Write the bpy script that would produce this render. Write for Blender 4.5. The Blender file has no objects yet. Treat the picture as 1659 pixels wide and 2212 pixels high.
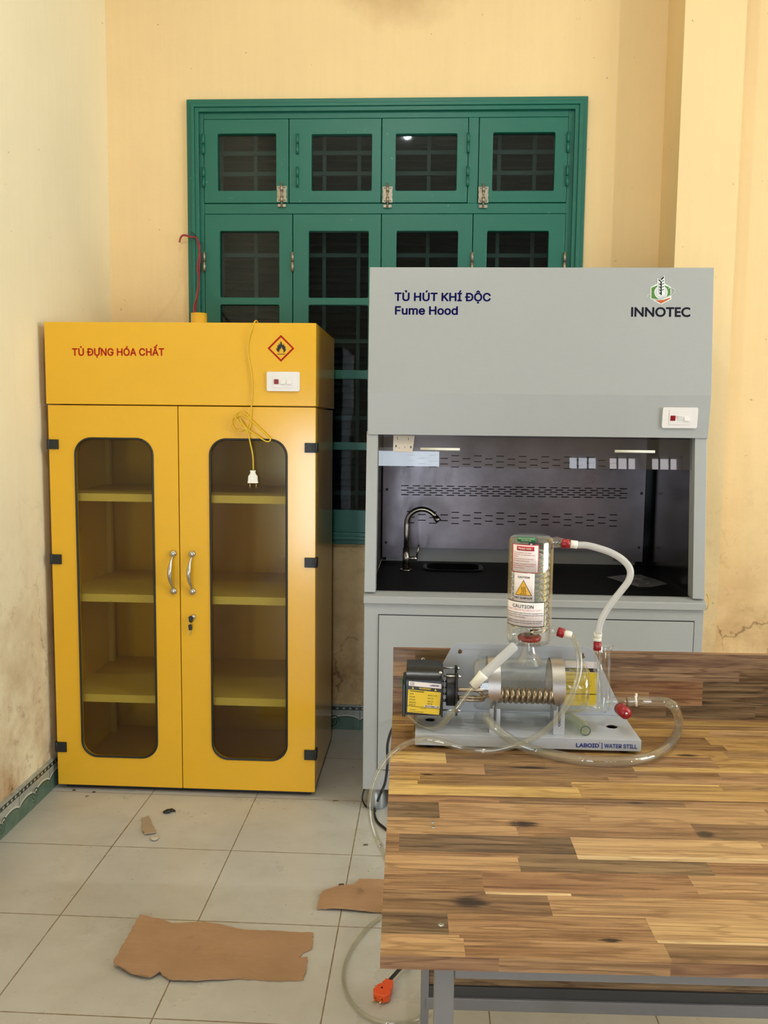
import bpy, math, random
from mathutils import Vector, Matrix
from mathutils.geometry import tessellate_polygon

C = bpy.context.scene.collection
SC = bpy.context.scene
PI = math.pi
random.seed(7)

# ------------------------------------------------------------------ camera
IMG_W, IMG_H = 1659, 2212
F_PX, YAW, PITCH, ROLL, CAM_Z = 1900.0, -0.0520788796, 0.1016935089, 0.0106426, 1.4312837


def cam_axes():
    cy, sy = math.cos(YAW), math.sin(YAW)
    f = Vector((sy * math.cos(PITCH), cy * math.cos(PITCH), -math.sin(PITCH)))
    r = Vector((cy, -sy, 0.0))
    u = r.cross(f)
    c, s = math.cos(ROLL), math.sin(ROLL)
    return r * c + u * s, u * c - r * s, f


CR, CU, CF = cam_axes()
EYE = Vector((0, 0, CAM_Z))
cam_data = bpy.data.cameras.new('camera')
cam_data.sensor_fit = 'VERTICAL'
cam_data.sensor_height = 36.0
cam_data.lens = F_PX / IMG_H * 36.0
cam_data.clip_start = 0.05
cam = bpy.data.objects.new('camera', cam_data)
C.objects.link(cam)
cam.matrix_world = Matrix((
    (CR.x, CU.x, -CF.x, EYE.x), (CR.y, CU.y, -CF.y, EYE.y), (CR.z, CU.z, -CF.z, EYE.z), (0, 0, 0, 1)))
SC.camera = cam

# ------------------------------------------------------------------ look, sky, daylight
SC.view_settings.view_transform = 'Standard'
SC.view_settings.look = 'None'
SC.view_settings.gamma = 1.0
SC.view_settings.use_curve_mapping = False
SC.view_settings.exposure = -0.33
try:
    SC.cycles.max_bounces = 12
    SC.cycles.transparent_max_bounces = 28
    SC.cycles.transmission_bounces = 12
    SC.cycles.glossy_bounces = 4
    SC.cycles.diffuse_bounces = 4
    SC.cycles.adaptive_threshold = 0.02
    SC.cycles.sample_clamp_indirect = 6.0
    SC.cycles.use_denoising = True
    SC.cycles.caustics_reflective = False
    SC.cycles.caustics_refractive = False
except Exception:
    pass
ROOM_X0, ROOM_X1, ROOM_Y0, ROOM_Y1, ROOM_Z = -1.455, 4.6, -2.5, 3.985, 3.75
DAY_SKY = 1.2
DAY_DOOR = 38.0
DAY_WIN = 4.0
DAY_SIDE = 165.0
LAMP_W = 62.0
LAMP_FAR_W = 162.0
LAMP_COL = (0.90, 0.965, 1.0)
world = bpy.data.worlds.new('sky')
SC.world = world
world.use_nodes = True
bg = world.node_tree.nodes['Background']
bg.inputs['Color'].default_value = (0.72, 0.85, 1.0, 1)
bg.inputs['Strength'].default_value = DAY_SKY
DOORWAY = (-0.72, 0.09, 0.0, 2.36)
SIDE_LIGHT = (-1.40, -1.05, 0.0, 1.35)
SIDE_WINDOW = (-.6, 1.9, 1.0, 2.5)          # y0, y1, z0, z1 in the right-hand wall
REAR_WINDOWS = [(1.40, 1.70, 1.2, 2.31), (1.80, 2.10, 1.2, 2.31), (2.22, 2.52, 1.2, 2.31)]


def daylight(name, x0, x1, z0, z1, watts, col):
    l = bpy.data.lights.new(name, 'AREA')
    l.shape = 'RECTANGLE'
    l.size, l.size_y = x1 - x0, z1 - z0
    l.energy = watts
    l.color = col
    o = bpy.data.objects.new(name, l)
    C.objects.link(o)
    o.location = ((x0 + x1) / 2, ROOM_Y0 - 0.22, (z0 + z1) / 2)
    o.rotation_euler = (PI / 2, 0, 0)  # faces +Y, into the room
    return o


daylight('doorway_daylight', DOORWAY[0], DOORWAY[1], DOORWAY[2] + .02, DOORWAY[3], DAY_DOOR, (0.80, 0.91, 1.0))
daylight('doorway_daylight', *SIDE_LIGHT, DAY_DOOR * 1.35, (0.80, 0.91, 1.0))
sl_ = daylight('side_window_daylight', SIDE_WINDOW[0], SIDE_WINDOW[1], SIDE_WINDOW[2], SIDE_WINDOW[3], DAY_SIDE, (0.84, 0.95, 1.0))
sl_.location = (ROOM_X1 + .22, (SIDE_WINDOW[0] + SIDE_WINDOW[1]) / 2, (SIDE_WINDOW[2] + SIDE_WINDOW[3]) / 2)
sl_.rotation_euler = (PI / 2, 0, PI / 2)
for k, w in enumerate(REAR_WINDOWS):
    daylight('window_daylight', *w, DAY_WIN, ((0.88, 0.93, 1.0), (1.0, 0.86, 0.86), (1.0, 0.86, 0.84))[k])


# ------------------------------------------------------------------ geometry helpers
def ray(px, py):
    return CR * ((px - IMG_W / 2) / F_PX) + CU * ((IMG_H / 2 - py) / F_PX) + CF


def at(px, py, y=None, z=None, x=None):
    d = ray(px, py)
    if y is not None:
        t = (y - EYE.y) / d.y
    elif z is not None:
        t = (z - EYE.z) / d.z
    else:
        t = (x - EYE.x) / d.x
    return EYE + d * t


def rect(px0, py0, px1, py1, y):
    mx, my = (px0 + px1) / 2, (py0 + py1) / 2
    return (at(px0, my, y=y).x, at(px1, my, y=y).x, at(mx, py1, y=y).z, at(mx, py0, y=y).z)


class Plane:
    def __init__(self, p, right, up):
        self.p, self.r, self.u = Vector(p), Vector(right).normalized(), Vector(up).normalized()
        self.n = self.r.cross(self.u)

    def hit(self, px, py):
        d = ray(px, py)
        return EYE + d * ((self.p - EYE).dot(self.n) / d.dot(self.n))


def srgb(r, g, b):
    f = lambda c: (c / 255 / 12.92) if c / 255 <= .04045 else ((c / 255 + .055) / 1.055) ** 2.4
    return (f(r), f(g), f(b), 1.0)


class MB:
    def __init__(self):
        self.v, self.f, self.s, self.m = [], [], [], []

    def add(self, verts, faces, smooth=False, mi=0):
        b = len(self.v)
        self.v += [tuple(p) for p in verts]
        for f in faces:
            self.f.append([b + i for i in f])
            self.s.append(smooth)
            self.m.append(mi)
        return self

    def box(self, x0, x1, y0, y1, z0, z1, mi=0):
        x0, x1 = sorted((x0, x1)); y0, y1 = sorted((y0, y1)); z0, z1 = sorted((z0, z1))
        v = [(x, y, z) for z in (z0, z1) for y in (y0, y1) for x in (x0, x1)]
        return self.add(v, [(0, 2, 3, 1), (4, 5, 7, 6), (0, 1, 5, 4), (2, 6, 7, 3), (0, 4, 6, 2), (1, 3, 7, 5)], False, mi)

    def obox(self, c, hx, hy, hz, mat=None, mi=0):
        mat = mat or Matrix.Identity(3)
        v = [Vector(c) + mat @ Vector((x, y, z)) for z in (-hz, hz) for y in (-hy, hy) for x in (-hx, hx)]
        return self.add(v, [(0, 2, 3, 1), (4, 5, 7, 6), (0, 1, 5, 4), (2, 6, 7, 3), (0, 4, 6, 2), (1, 3, 7, 5)], False, mi)

    def rings(self, rings, cap0=True, cap1=True, smooth=True, closed=False, mi=0):
        n = len(rings[0]); b = []
        for r in rings:
            b += r
        fs = []
        m = len(rings)
        for i in range(m if closed else m - 1):
            a, c = i * n, ((i + 1) % m) * n
            for k in range(n):
                fs.append((a + k, a + (k + 1) % n, c + (k + 1) % n, c + k))
        self.add(b, fs, smooth, mi)
        base = len(self.v) - len(b)
        if not closed:
            if cap0:
                self.f.append([base + k for k in reversed(range(n))]); self.s.append(False); self.m.append(mi)
            if cap1:
                self.f.append([base + (m - 1) * n + k for k in range(n)]); self.s.append(False); self.m.append(mi)
        return self

    def cyl(self, p0, p1, r0, r1=None, n=24, caps=True, mi=0):
        r1 = r0 if r1 is None else r1
        p0, p1 = Vector(p0), Vector(p1)
        d = (p1 - p0).normalized()
        a = d.orthogonal().normalized(); b = d.cross(a)
        R = [[p + (a * math.cos(2 * PI * k / n) + b * math.sin(2 * PI * k / n)) * r for k in range(n)] for p, r in ((p0, r0), (p1, r1))]
        return self.rings(R, caps, caps, True, False, mi)

    def lathe(self, prof, o, axis, n=32, cap0=False, cap1=False, mi=0):
        o, d = Vector(o), Vector(axis).normalized()
        a = d.orthogonal().normalized(); b = d.cross(a)
        R = [[o + d * h + (a * math.cos(2 * PI * k / n) + b * math.sin(2 * PI * k / n)) * max(r, 1e-5) for k in range(n)] for r, h in prof]
        return self.rings(R, cap0, cap1, True, False, mi)

    def tube(self, pts, r, n=12, caps=True, inner=None, closed=False, mi=0):
        pts = [Vector(p) for p in pts]
        m = len(pts)
        rr = r if isinstance(r, (list, tuple)) else [r] * m
        frames = []
        nrm = None
        for i in range(m):
            if closed:
                t = pts[(i + 1) % m] - pts[i - 1]
            else:
                t = pts[min(i + 1, m - 1)] - pts[max(i - 1, 0)]
            t.normalize()
            if nrm is None:
                nrm = t.orthogonal().normalized()
            else:
                nrm = nrm - t * nrm.dot(t)
                nrm = nrm.normalized() if nrm.length > 1e-6 else t.orthogonal().normalized()
            frames.append((nrm.copy(), t.cross(nrm)))

        def R(sc, i):
            a, b = frames[i]
            return [pts[i] + (a * math.cos(2 * PI * k / n) + b * math.sin(2 * PI * k / n)) * rr[i] * sc for k in range(n)]
        if inner is None:
            return self.rings([R(1, i) for i in range(m)], caps, caps, True, closed, mi)
        rings = [R(1, i) for i in range(m)] + [R(inner, i) for i in reversed(range(m))]
        return self.rings(rings, False, False, True, True, mi)

    def prism(self, outer, holes, o, ux, uy, depth, mi=0):
        """polygon with holes in the plane o+ux,uy, pushed along depth"""
        o, ux, uy, depth = Vector(o), Vector(ux), Vector(uy), Vector(depth)
        loops = [outer] + list(holes)
        tri = tessellate_polygon([[Vector((p[0], p[1], 0)) for p in L] for L in loops])
        flat = [p for L in loops for p in L]
        front = [o + ux * p[0] + uy * p[1] for p in flat]
        n = len(front)
        verts = front + [p + depth for p in front]
        nn = ux.cross(uy)
        flip = nn.dot(depth) > 0
        fs = []
        for t in tri:
            a, b, c = (Vector((*flat[i], 0)) for i in t)
            ccw = (b - a).cross(c - a).z > 0
            t = tuple(t) if ccw else tuple(reversed(t))
            f0 = tuple(reversed(t)) if flip else t
            fs.append(f0)
            fs.append(tuple(n + i for i in reversed(f0)))
        self.add(verts, fs, False, mi)
        base = len(self.v) - 2 * n
        k = 0
        for L in loops:
            m = len(L)
            for i in range(m):
                a, b = base + k + i, base + k + (i + 1) % m
                self.f.append([a, b, b + n, a + n]); self.s.append(False); self.m.append(mi)
            k += m
        return self

    def sphere(self, c, r, n=16, mi=0, sz=1.0):
        prof = [(r * math.sin(PI * i / n), -r * sz * math.cos(PI * i / n)) for i in range(n + 1)]
        return self.lathe(prof, c, (0, 0, 1), n * 2, False, False, mi)

    def build(self, name, mats, parent=None, loc=None, bevel=0, local=False, fix=True, auto=None):
        me = bpy.data.meshes.new(name)
        L = Vector((0, 0, 0))
        if not local:
            if parent is not None:
                p = parent
                while p is not None:
                    L += p.location
                    p = p.parent
            elif loc is not None:
                L = Vector(loc)
        me.from_pydata([tuple(Vector(p) - L) for p in self.v], [], self.f)
        me.polygons.foreach_set('use_smooth', self.s)
        me.polygons.foreach_set('material_index', self.m)
        for mt in (mats if isinstance(mats, (list, tuple)) else [mats]):
            me.materials.append(mt)
        if fix:
            import bmesh
            bm = bmesh.new(); bm.from_mesh(me)
            bmesh.ops.recalc_face_normals(bm, faces=bm.faces)
            bm.to_mesh(me); bm.free()
        if auto:
            me.polygons.foreach_set('use_smooth', [True] * len(me.polygons))
            me.set_sharp_from_angle(angle=math.radians(auto))
        o = bpy.data.objects.new(name, me)
        C.objects.link(o)
        if parent is not None:
            o.parent = parent
        elif loc is not None:
            o.location = loc
        if bevel:
            md = o.modifiers.new('bevel', 'BEVEL')
            md.width = bevel; md.segments = 2; md.limit_method = 'ANGLE'; md.angle_limit = math.radians(50)
            if hasattr(md, 'harden_normals'):
                md.harden_normals = False
        return o


def thing(name, label, cat, loc, group=None, rotz=0):
    o = bpy.data.objects.new(name, None)
    C.objects.link(o)
    o.location = loc
    o.rotation_euler = (0, 0, rotz)
    o.empty_display_size = 0.05
    return tag(o, label, cat, group)


def tag(o, label=None, cat=None, group=None, kind=None):
    if label: o['label'] = label
    if cat: o['category'] = cat
    if group: o['group'] = group
    if kind: o['kind'] = kind
    return o


def structure(o, label=None, cat=None):
    return tag(o, label, cat, None, 'structure')


def spline(pts, k=8, closed=False):
    """Catmull-Rom through the points"""
    P = [Vector(p) for p in pts]
    n = len(P); out = []
    for i in range(n if closed else n - 1):
        if closed:
            a, b, c, d = P[i - 1], P[i], P[(i + 1) % n], P[(i + 2) % n]
        else:
            b, c = P[i], P[i + 1]
            a = P[i - 1] if i > 0 else b * 2 - c
            d = P[i + 2] if i + 2 < n else c * 2 - b
        for j in range(k):
            t = j / k
            out.append(0.5 * ((2 * b) + (c - a) * t + (2 * a - 5 * b + 4 * c - d) * t * t + (3 * b - a - 3 * c + d) * t ** 3))
    if not closed:
        out.append(P[-1])
    return out


def rrect(x0, x1, y0, y1, r, n=8):
    out = []
    for cx, cy, a0 in ((x1 - r, y1 - r, 0), (x0 + r, y1 - r, 90), (x0 + r, y0 + r, 180), (x1 - r, y0 + r, 270)):
        for k in range(n + 1):
            a = math.radians(a0 + 90 * k / n)
            out.append((cx + r * math.cos(a), cy + r * math.sin(a)))
    return out


def circle(cx, cy, r, n=20):
    return [(cx + r * math.cos(2 * PI * k / n), cy + r * math.sin(2 * PI * k / n)) for k in range(n)]


# ------------------------------------------------------------------ materials
def new_mat(name):
    m = bpy.data.materials.new(name)
    m.use_nodes = True
    nt = m.node_tree
    return m, nt, nt.nodes['Principled BSDF']


def N(nt, kind, **kw):
    n = nt.nodes.new(kind)
    for k, v in kw.items():
        setattr(n, k, v)
    return n


def math_node(nt, op, a, b=None, c=None, clamp=False):
    n = nt.nodes.new('ShaderNodeMath'); n.operation = op; n.use_clamp = clamp
    for i, x in enumerate((a, b, c)):
        if x is None: continue
        if isinstance(x, (int, float)): n.inputs[i].default_value = x
        else: nt.links.new(x, n.inputs[i])
    return n.outputs[0]


def mix_col(nt, fac, a, b, blend='MIX'):
    n = nt.nodes.new('ShaderNodeMix'); n.data_type = 'RGBA'; n.blend_type = blend
    for sock, x in ((n.inputs[0], fac), (n.inputs[6], a), (n.inputs[7], b)):
        if isinstance(x, (int, float)): sock.default_value = x
        elif isinstance(x, tuple): sock.default_value = x
        else: nt.links.new(x, sock)
    return n.outputs[2]


def noise(nt, scale, detail=4, rough=.55, vec=None, stretch=None):
    n = nt.nodes.new('ShaderNodeTexNoise')
    n.inputs['Scale'].default_value = scale
    n.inputs['Detail'].default_value = detail
    n.inputs['Roughness'].default_value = rough
    if vec is None:
        vec = nt.nodes.new('ShaderNodeTexCoord').outputs['Object']
    if stretch:
        mp = nt.nodes.new('ShaderNodeMapping'); mp.inputs['Scale'].default_value = stretch
        nt.links.new(vec, mp.inputs['Vector']); vec = mp.outputs['Vector']
    nt.links.new(vec, n.inputs['Vector'])
    return n.outputs['Fac']


def ramp(nt, fac, stops):
    n = nt.nodes.new('ShaderNodeValToRGB')
    e = n.color_ramp.elements
    while len(e) < len(stops): e.new(.5)
    for i, (p, c) in enumerate(stops):
        e[i].position = p
        e[i].color = c if isinstance(c, tuple) else (c, c, c, 1)
    nt.links.new(fac, n.inputs[0])
    return n.outputs[0]


def bump(nt, bsdf, h, strength=.2, dist=.002):
    b = nt.nodes.new('ShaderNodeBump')
    b.inputs['Strength'].default_value = strength
    b.inputs['Distance'].default_value = dist
    nt.links.new(h, b.inputs['Height'])
    nt.links.new(b.outputs[0], bsdf.inputs['Normal'])


def mat(name, col, rough=.5, metal=0.0, var=.06, vscale=6, bmp=0, bscale=120, spec=None, coat=0):
    m, nt, b = new_mat(name)
    f = noise(nt, vscale)
    lo = tuple(max(0, c * (1 - var)) for c in col[:3]) + (1,)
    hi = tuple(min(1, c * (1 + var)) for c in col[:3]) + (1,)
    nt.links.new(ramp(nt, f, [(.3, lo), (.7, hi)]), b.inputs['Base Color'])
    b.inputs['Roughness'].default_value = rough
    b.inputs['Metallic'].default_value = metal
    if spec is not None: b.inputs['Specular IOR Level'].default_value = spec
    if coat:
        b.inputs['Coat Weight'].default_value = coat
        b.inputs['Coat Roughness'].default_value = .12
    if bmp:
        bump(nt, b, noise(nt, bscale, 3), bmp, .001)
    return m


def clear(name, tint, ior=1.45, rough=.015, milk=0.0, milkcol=(.9, .9, .9, 1)):
    """thin clear sheet or wall: lets light through with a tint, mirrors by Fresnel"""
    m = bpy.data.materials.new(name); m.use_nodes = True
    nt = m.node_tree; nt.nodes.clear()
    out = N(nt, 'ShaderNodeOutputMaterial')
    tr = N(nt, 'ShaderNodeBsdfTransparent'); tr.inputs[0].default_value = tint
    gl = N(nt, 'ShaderNodeBsdfGlossy'); gl.inputs['Roughness'].default_value = rough
    gl.inputs['Color'].default_value = (1, 1, 1, 1)
    fr = N(nt, 'ShaderNodeFresnel'); fr.inputs[0].default_value = ior
    # same mirror on both sides of a wall
    geo = N(nt, 'ShaderNodeNewGeometry')
    inv = math_node(nt, 'SUBTRACT', ior, math_node(nt, 'MULTIPLY', geo.outputs['Backfacing'], ior - 1 / ior))
    nt.links.new(inv, fr.inputs[0])
    a = tr.outputs[0]
    if milk:
        df = N(nt, 'ShaderNodeBsdfTranslucent'); df.inputs[0].default_value = milkcol
        d2 = N(nt, 'ShaderNodeBsdfDiffuse'); d2.inputs[0].default_value = milkcol
        ad = N(nt, 'ShaderNodeMixShader'); ad.inputs[0].default_value = .5
        nt.links.new(df.outputs[0], ad.inputs[1]); nt.links.new(d2.outputs[0], ad.inputs[2])
        mx = N(nt, 'ShaderNodeMixShader'); mx.inputs[0].default_value = milk
        nt.links.new(a, mx.inputs[1]); nt.links.new(ad.outputs[0], mx.inputs[2]); a = mx.outputs[0]
    ms = N(nt, 'ShaderNodeMixShader')
    nt.links.new(fr.outputs[0], ms.inputs[0]); nt.links.new(a, ms.inputs[1]); nt.links.new(gl.outputs[0], ms.inputs[2])
    nt.links.new(ms.outputs[0], out.inputs[0])
    return m


def emit(name, col, s):
    m = bpy.data.materials.new(name); m.use_nodes = True
    nt = m.node_tree; nt.nodes.clear()
    out = N(nt, 'ShaderNodeOutputMaterial'); e = N(nt, 'ShaderNodeEmission')
    e.inputs[0].default_value = col; e.inputs[1].default_value = s
    nt.links.new(e.outputs[0], out.inputs[0])
    return m


def wall_mat(name, col, dirt=True, stain=None):
    m, nt, b = new_mat(name)
    geo = N(nt, 'ShaderNodeNewGeometry'); pos = geo.outputs['Position']
    sep = N(nt, 'ShaderNodeSeparateXYZ'); nt.links.new(pos, sep.inputs[0])
    z = sep.outputs[2]
    big = noise(nt, 1.6, 5, .6, pos)
    c0 = ramp(nt, big, [(.3, tuple(c * .93 for c in col[:3]) + (1,)), (.7, col)])
    # dry brush streaks
    st = noise(nt, 3.0, 4, .6, pos, (14, 14, .7))
    c0 = mix_col(nt, .10, c0, ramp(nt, st, [(.35, tuple(c * .8 for c in col[:3]) + (1,)), (.65, col)]))
    if dirt:
        # rising damp: blotchy brown patches that die out about a metre up
        hgt = math_node(nt, 'SUBTRACT', 1.25, z)
        hgt = math_node(nt, 'MULTIPLY', hgt, .8, None, True)
        n1 = noise(nt, 3.2, 8, .68, pos)
        msk = math_node(nt, 'MULTIPLY', ramp(nt, n1, [(.36, 0.0), (.62, 1.0)]), hgt)
        c0 = mix_col(nt, msk, c0, srgb(176, 136, 92))
        n2 = noise(nt, 11, 8, .7, pos)
        msk2 = math_node(nt, 'MULTIPLY', ramp(nt, n2, [(.56, 0.0), (.70, .8)]), hgt)
        c0 = mix_col(nt, msk2, c0, srgb(150, 112, 78))
        n3 = noise(nt, 5, 6, .6, pos)
        msk3 = math_node(nt, 'MULTIPLY', ramp(nt, n3, [(.60, 0.0), (.68, .7)]), hgt)
        c0 = mix_col(nt, msk3, c0, srgb(216, 198, 160))
        # cracks
        wob = N(nt, 'ShaderNodeTexNoise'); wob.inputs['Scale'].default_value = 6; wob.inputs['Detail'].default_value = 5
        nt.links.new(pos, wob.inputs['Vector'])
        vm = N(nt, 'ShaderNodeVectorMath'); vm.operation = 'SCALE'; vm.inputs['Scale'].default_value = .22
        nt.links.new(wob.outputs['Color'], vm.inputs[0])
        va = N(nt, 'ShaderNodeVectorMath'); va.operation = 'ADD'
        nt.links.new(pos, va.inputs[0]); nt.links.new(vm.outputs[0], va.inputs[1])
        vo = N(nt, 'ShaderNodeTexVoronoi'); vo.feature = 'DISTANCE_TO_EDGE'; vo.inputs['Scale'].default_value = 2.6
        nt.links.new(va.outputs[0], vo.inputs['Vector'])
        ck = ramp(nt, vo.outputs['Distance'], [(.0, 1.0), (.012, 0.0)])
        ck = math_node(nt, 'MULTIPLY', ck, math_node(nt, 'MULTIPLY', ramp(nt, n1, [(.45, 0.0), (.6, .75)]), math_node(nt, 'MULTIPLY', hgt, 1.6, None, True)))
        c0 = mix_col(nt, ck, c0, srgb(110, 80, 56))
        # small specks all over
        sp = noise(nt, 38, 2, .5, pos)
        c0 = mix_col(nt, ramp(nt, sp, [(.765, 0.0), (.79, .55)]), c0, srgb(140, 105, 70))
    if stain:
        dx = math_node(nt, 'MULTIPLY', math_node(nt, 'SUBTRACT', sep.outputs[0], stain[0]), 1 / stain[2])
        dz = math_node(nt, 'MULTIPLY', math_node(nt, 'SUBTRACT', z, stain[1]), 1 / stain[3])
        d = math_node(nt, 'SQRT', math_node(nt, 'ADD', math_node(nt, 'MULTIPLY', dx, dx), math_node(nt, 'MULTIPLY', dz, dz)))
        d = math_node(nt, 'ADD', d, math_node(nt, 'MULTIPLY', math_node(nt, 'SUBTRACT', noise(nt, 7, 6, .6, pos), .5), .9))
        c0 = mix_col(nt, ramp(nt, d, [(.35, .55), (1.0, 0.0)]), c0, srgb(190, 150, 105))
    nt.links.new(c0, b.inputs['Base Color'])
    b.inputs['Roughness'].default_value = .75
    b.inputs['Specular IOR Level'].default_value = .25
    h = noise(nt, 5, 8, .62, pos)
    bump(nt, b, h, .35, .012)
    return m


PEACH = srgb(242, 212, 160)
M_wall = wall_mat('peach_wall_paint', PEACH, True, (-0.16, 3.32, .32, .22))
M_wall_left = wall_mat('cream_wall_paint', srgb(249, 236, 202))
M_ceiling = mat('ceiling_paint', srgb(238, 232, 215), .8)
M_far_wall = mat('far_wall_paint', srgb(226, 206, 165), .8)
M_rear_wall = mat('dimmed_rear_wall_paint', srgb(128, 116, 100), .8)  # dimness of the unseen room put into the colour, weakens reflections


def floor_mat():
    m, nt, b = new_mat('beige_floor_tiles')
    geo = N(nt, 'ShaderNodeNewGeometry'); pos = geo.outputs['Position']
    sep = N(nt, 'ShaderNodeSeparateXYZ'); nt.links.new(pos, sep.inputs[0])

    def grout(axis, off, pitch):
        u = math_node(nt, 'FRACT', math_node(nt, 'DIVIDE', math_node(nt, 'SUBTRACT', sep.outputs[axis], off - 20 * pitch), pitch))
        d = math_node(nt, 'MINIMUM', u, math_node(nt, 'SUBTRACT', 1.0, u))
        d = math_node(nt, 'MULTIPLY', d, pitch)
        wob = math_node(nt, 'MULTIPLY', math_node(nt, 'SUBTRACT', noise(nt, 30, 3, .6, pos), .5), .003)
        return math_node(nt, 'LESS_THAN', math_node(nt, 'ADD', d, wob), .0018)
    g = math_node(nt, 'MAXIMUM', grout(0, -.2405, .405), grout(1, 3.2, .4175))
    base = ramp(nt, noise(nt, 2.2, 5, .6, pos), [(.3, srgb(184, 178, 168)), (.7, srgb(202, 198, 190))])
    base = mix_col(nt, ramp(nt, noise(nt, 9, 8, .7, pos), [(.50, 0.0), (.95, .40)]), base, srgb(150, 138, 118))
    base = mix_col(nt, ramp(nt, noise(nt, 30, 4, .6, pos), [(.66, 0.0), (.80, .55)]), base, srgb(120, 106, 84))
    base = mix_col(nt, ramp(nt, noise(nt, 70, 3, .6, pos), [(.705, 0.0), (.74, .7)]), base, srgb(84, 72, 58))
    base = mix_col(nt, g, base, srgb(132, 114, 92))
    nt.links.new(base, b.inputs['Base Color'])
    rg = ramp(nt, noise(nt, 4, 5, .6, pos), [(.3, .24), (.7, .42)])
    nt.links.new(rg, b.inputs['Roughness'])
    h = math_node(nt, 'SUBTRACT', math_node(nt, 'MULTIPLY', noise(nt, 60, 2, .5, pos), .05), g)
    bump(nt, b, h, .3, .002)
    return m


M_floor = floor_mat()


def skirting_mat(axis):
    m, nt, b = new_mat('patterned_skirting_tile_' + ('back' if axis == 0 else 'left'))
    geo = N(nt, 'ShaderNodeNewGeometry'); pos = geo.outputs['Position']
    sep = N(nt, 'ShaderNodeSeparateXYZ'); nt.links.new(pos, sep.inputs[0])
    u, z = sep.outputs[axis], sep.outputs[2]
    T = .25
    ph = math_node(nt, 'FRACT', math_node(nt, 'DIVIDE', math_node(nt, 'ADD', u, 10.06), T))       # 0..1 in a tile
    tri = math_node(nt, 'ABSOLUTE', math_node(nt, 'SUBTRACT', ph, .5))                           # .5 at joints, 0 mid
    # scalloped upper edge of the green field
    sc = math_node(nt, 'ABSOLUTE', math_node(nt, 'SINE', math_node(nt, 'MULTIPLY', ph, PI * 2)))
    edge = math_node(nt, 'ADD', .047, math_node(nt, 'MULTIPLY', math_node(nt, 'POWER', sc, .5), .022))
    d = math_node(nt, 'SUBTRACT', z, edge)
    nz = noise(nt, 18, 5, .6, pos)
    green = ramp(nt, nz, [(.3, srgb(72, 98, 84)), (.7, srgb(100, 126, 112))])
    grey = ramp(nt, nz, [(.3, srgb(140, 146, 138)), (.7, srgb(184, 184, 174))])
    c = mix_col(nt, math_node(nt, 'GREATER_THAN', d, 0.0), green, grey)
    line = math_node(nt, 'LESS_THAN', math_node(nt, 'ABSOLUTE', d), .0035)
    c = mix_col(nt, line, c, srgb(208, 208, 196))
    line2 = math_node(nt, 'LESS_THAN', math_node(nt, 'ABSOLUTE', math_node(nt, 'ADD', d, .006)), .0022)
    c = mix_col(nt, line2, c, srgb(40, 62, 52))
    # curled flourish in the middle of each tile
    du = math_node(nt, 'MULTIPLY', math_node(nt, 'SUBTRACT', ph, .5), T)
    dz = math_node(nt, 'SUBTRACT', z, .045)
    rr = math_node(nt, 'SQRT', math_node(nt, 'ADD', math_node(nt, 'MULTIPLY', du, du), math_node(nt, 'MULTIPLY', dz, dz)))
    ang = math_node(nt, 'ARCTAN2', dz, du)
    swirl = math_node(nt, 'SINE', math_node(nt, 'ADD', math_node(nt, 'MULTIPLY', rr, 480.0), math_node(nt, 'MULTIPLY', ang, 3.0)))
    sm = math_node(nt, 'MULTIPLY', math_node(nt, 'GREATER_THAN', swirl, .25), math_node(nt, 'LESS_THAN', rr, .03))
    c = mix_col(nt, sm, c, srgb(34, 66, 50))
    # dark rope band with pale diamonds on top
    band = math_node(nt, 'MULTIPLY', math_node(nt, 'GREATER_THAN', z, .094), math_node(nt, 'LESS_THAN', z, .110))
    c = mix_col(nt, band, c, srgb(44, 52, 50))
    p2 = math_node(nt, 'ABSOLUTE', math_node(nt, 'SUBTRACT', math_node(nt, 'FRACT', math_node(nt, 'DIVIDE', math_node(nt, 'ADD', u, 10.0), .03)), .5))
    dia = math_node(nt, 'LESS_THAN', math_node(nt, 'ADD', math_node(nt, 'MULTIPLY', p2, .03 * .7), math_node(nt, 'ABSOLUTE', math_node(nt, 'SUBTRACT', z, .102))), .006)
    c = mix_col(nt, dia, c, srgb(170, 172, 160))
    joint = math_node(nt, 'GREATER_THAN', tri, .494)
    c = mix_col(nt, joint, c, srgb(70, 74, 64))
    c = mix_col(nt, ramp(nt, noise(nt, 26, 6, .7, pos), [(.6, 0.0), (.72, .6)]), c, srgb(120, 108, 88))
    nt.links.new(c, b.inputs['Base Color'])
    b.inputs['Roughness'].default_value = .3
    return m


M_green = None


def paint_mat(name, col, rough, chips=None, bmp=.06, bscale=70, spec=.5, var=.05):
    m, nt, b = new_mat(name)
    tc = N(nt, 'ShaderNodeNewGeometry').outputs['Position']
    c = ramp(nt, noise(nt, 3, 5, .6, tc), [(.3, tuple(x * (1 - var) for x in col[:3]) + (1,)), (.7, tuple(min(1, x * (1 + var)) for x in col[:3]) + (1,))])
    if chips:
        c = mix_col(nt, ramp(nt, noise(nt, 14, 7, .65, tc), [(.68, 0.0), (.74, .35)]), c, chips)
        c = mix_col(nt, ramp(nt, noise(nt, 60, 2, .5, tc), [(.77, 0.0), (.79, .7)]), c, chips)
    nt.links.new(c, b.inputs['Base Color'])
    b.inputs['Roughness'].default_value = rough
    b.inputs['Specular IOR Level'].default_value = spec
    if bmp:
        bump(nt, b, noise(nt, bscale, 3, .5, tc), bmp, .001)
    return m


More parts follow.
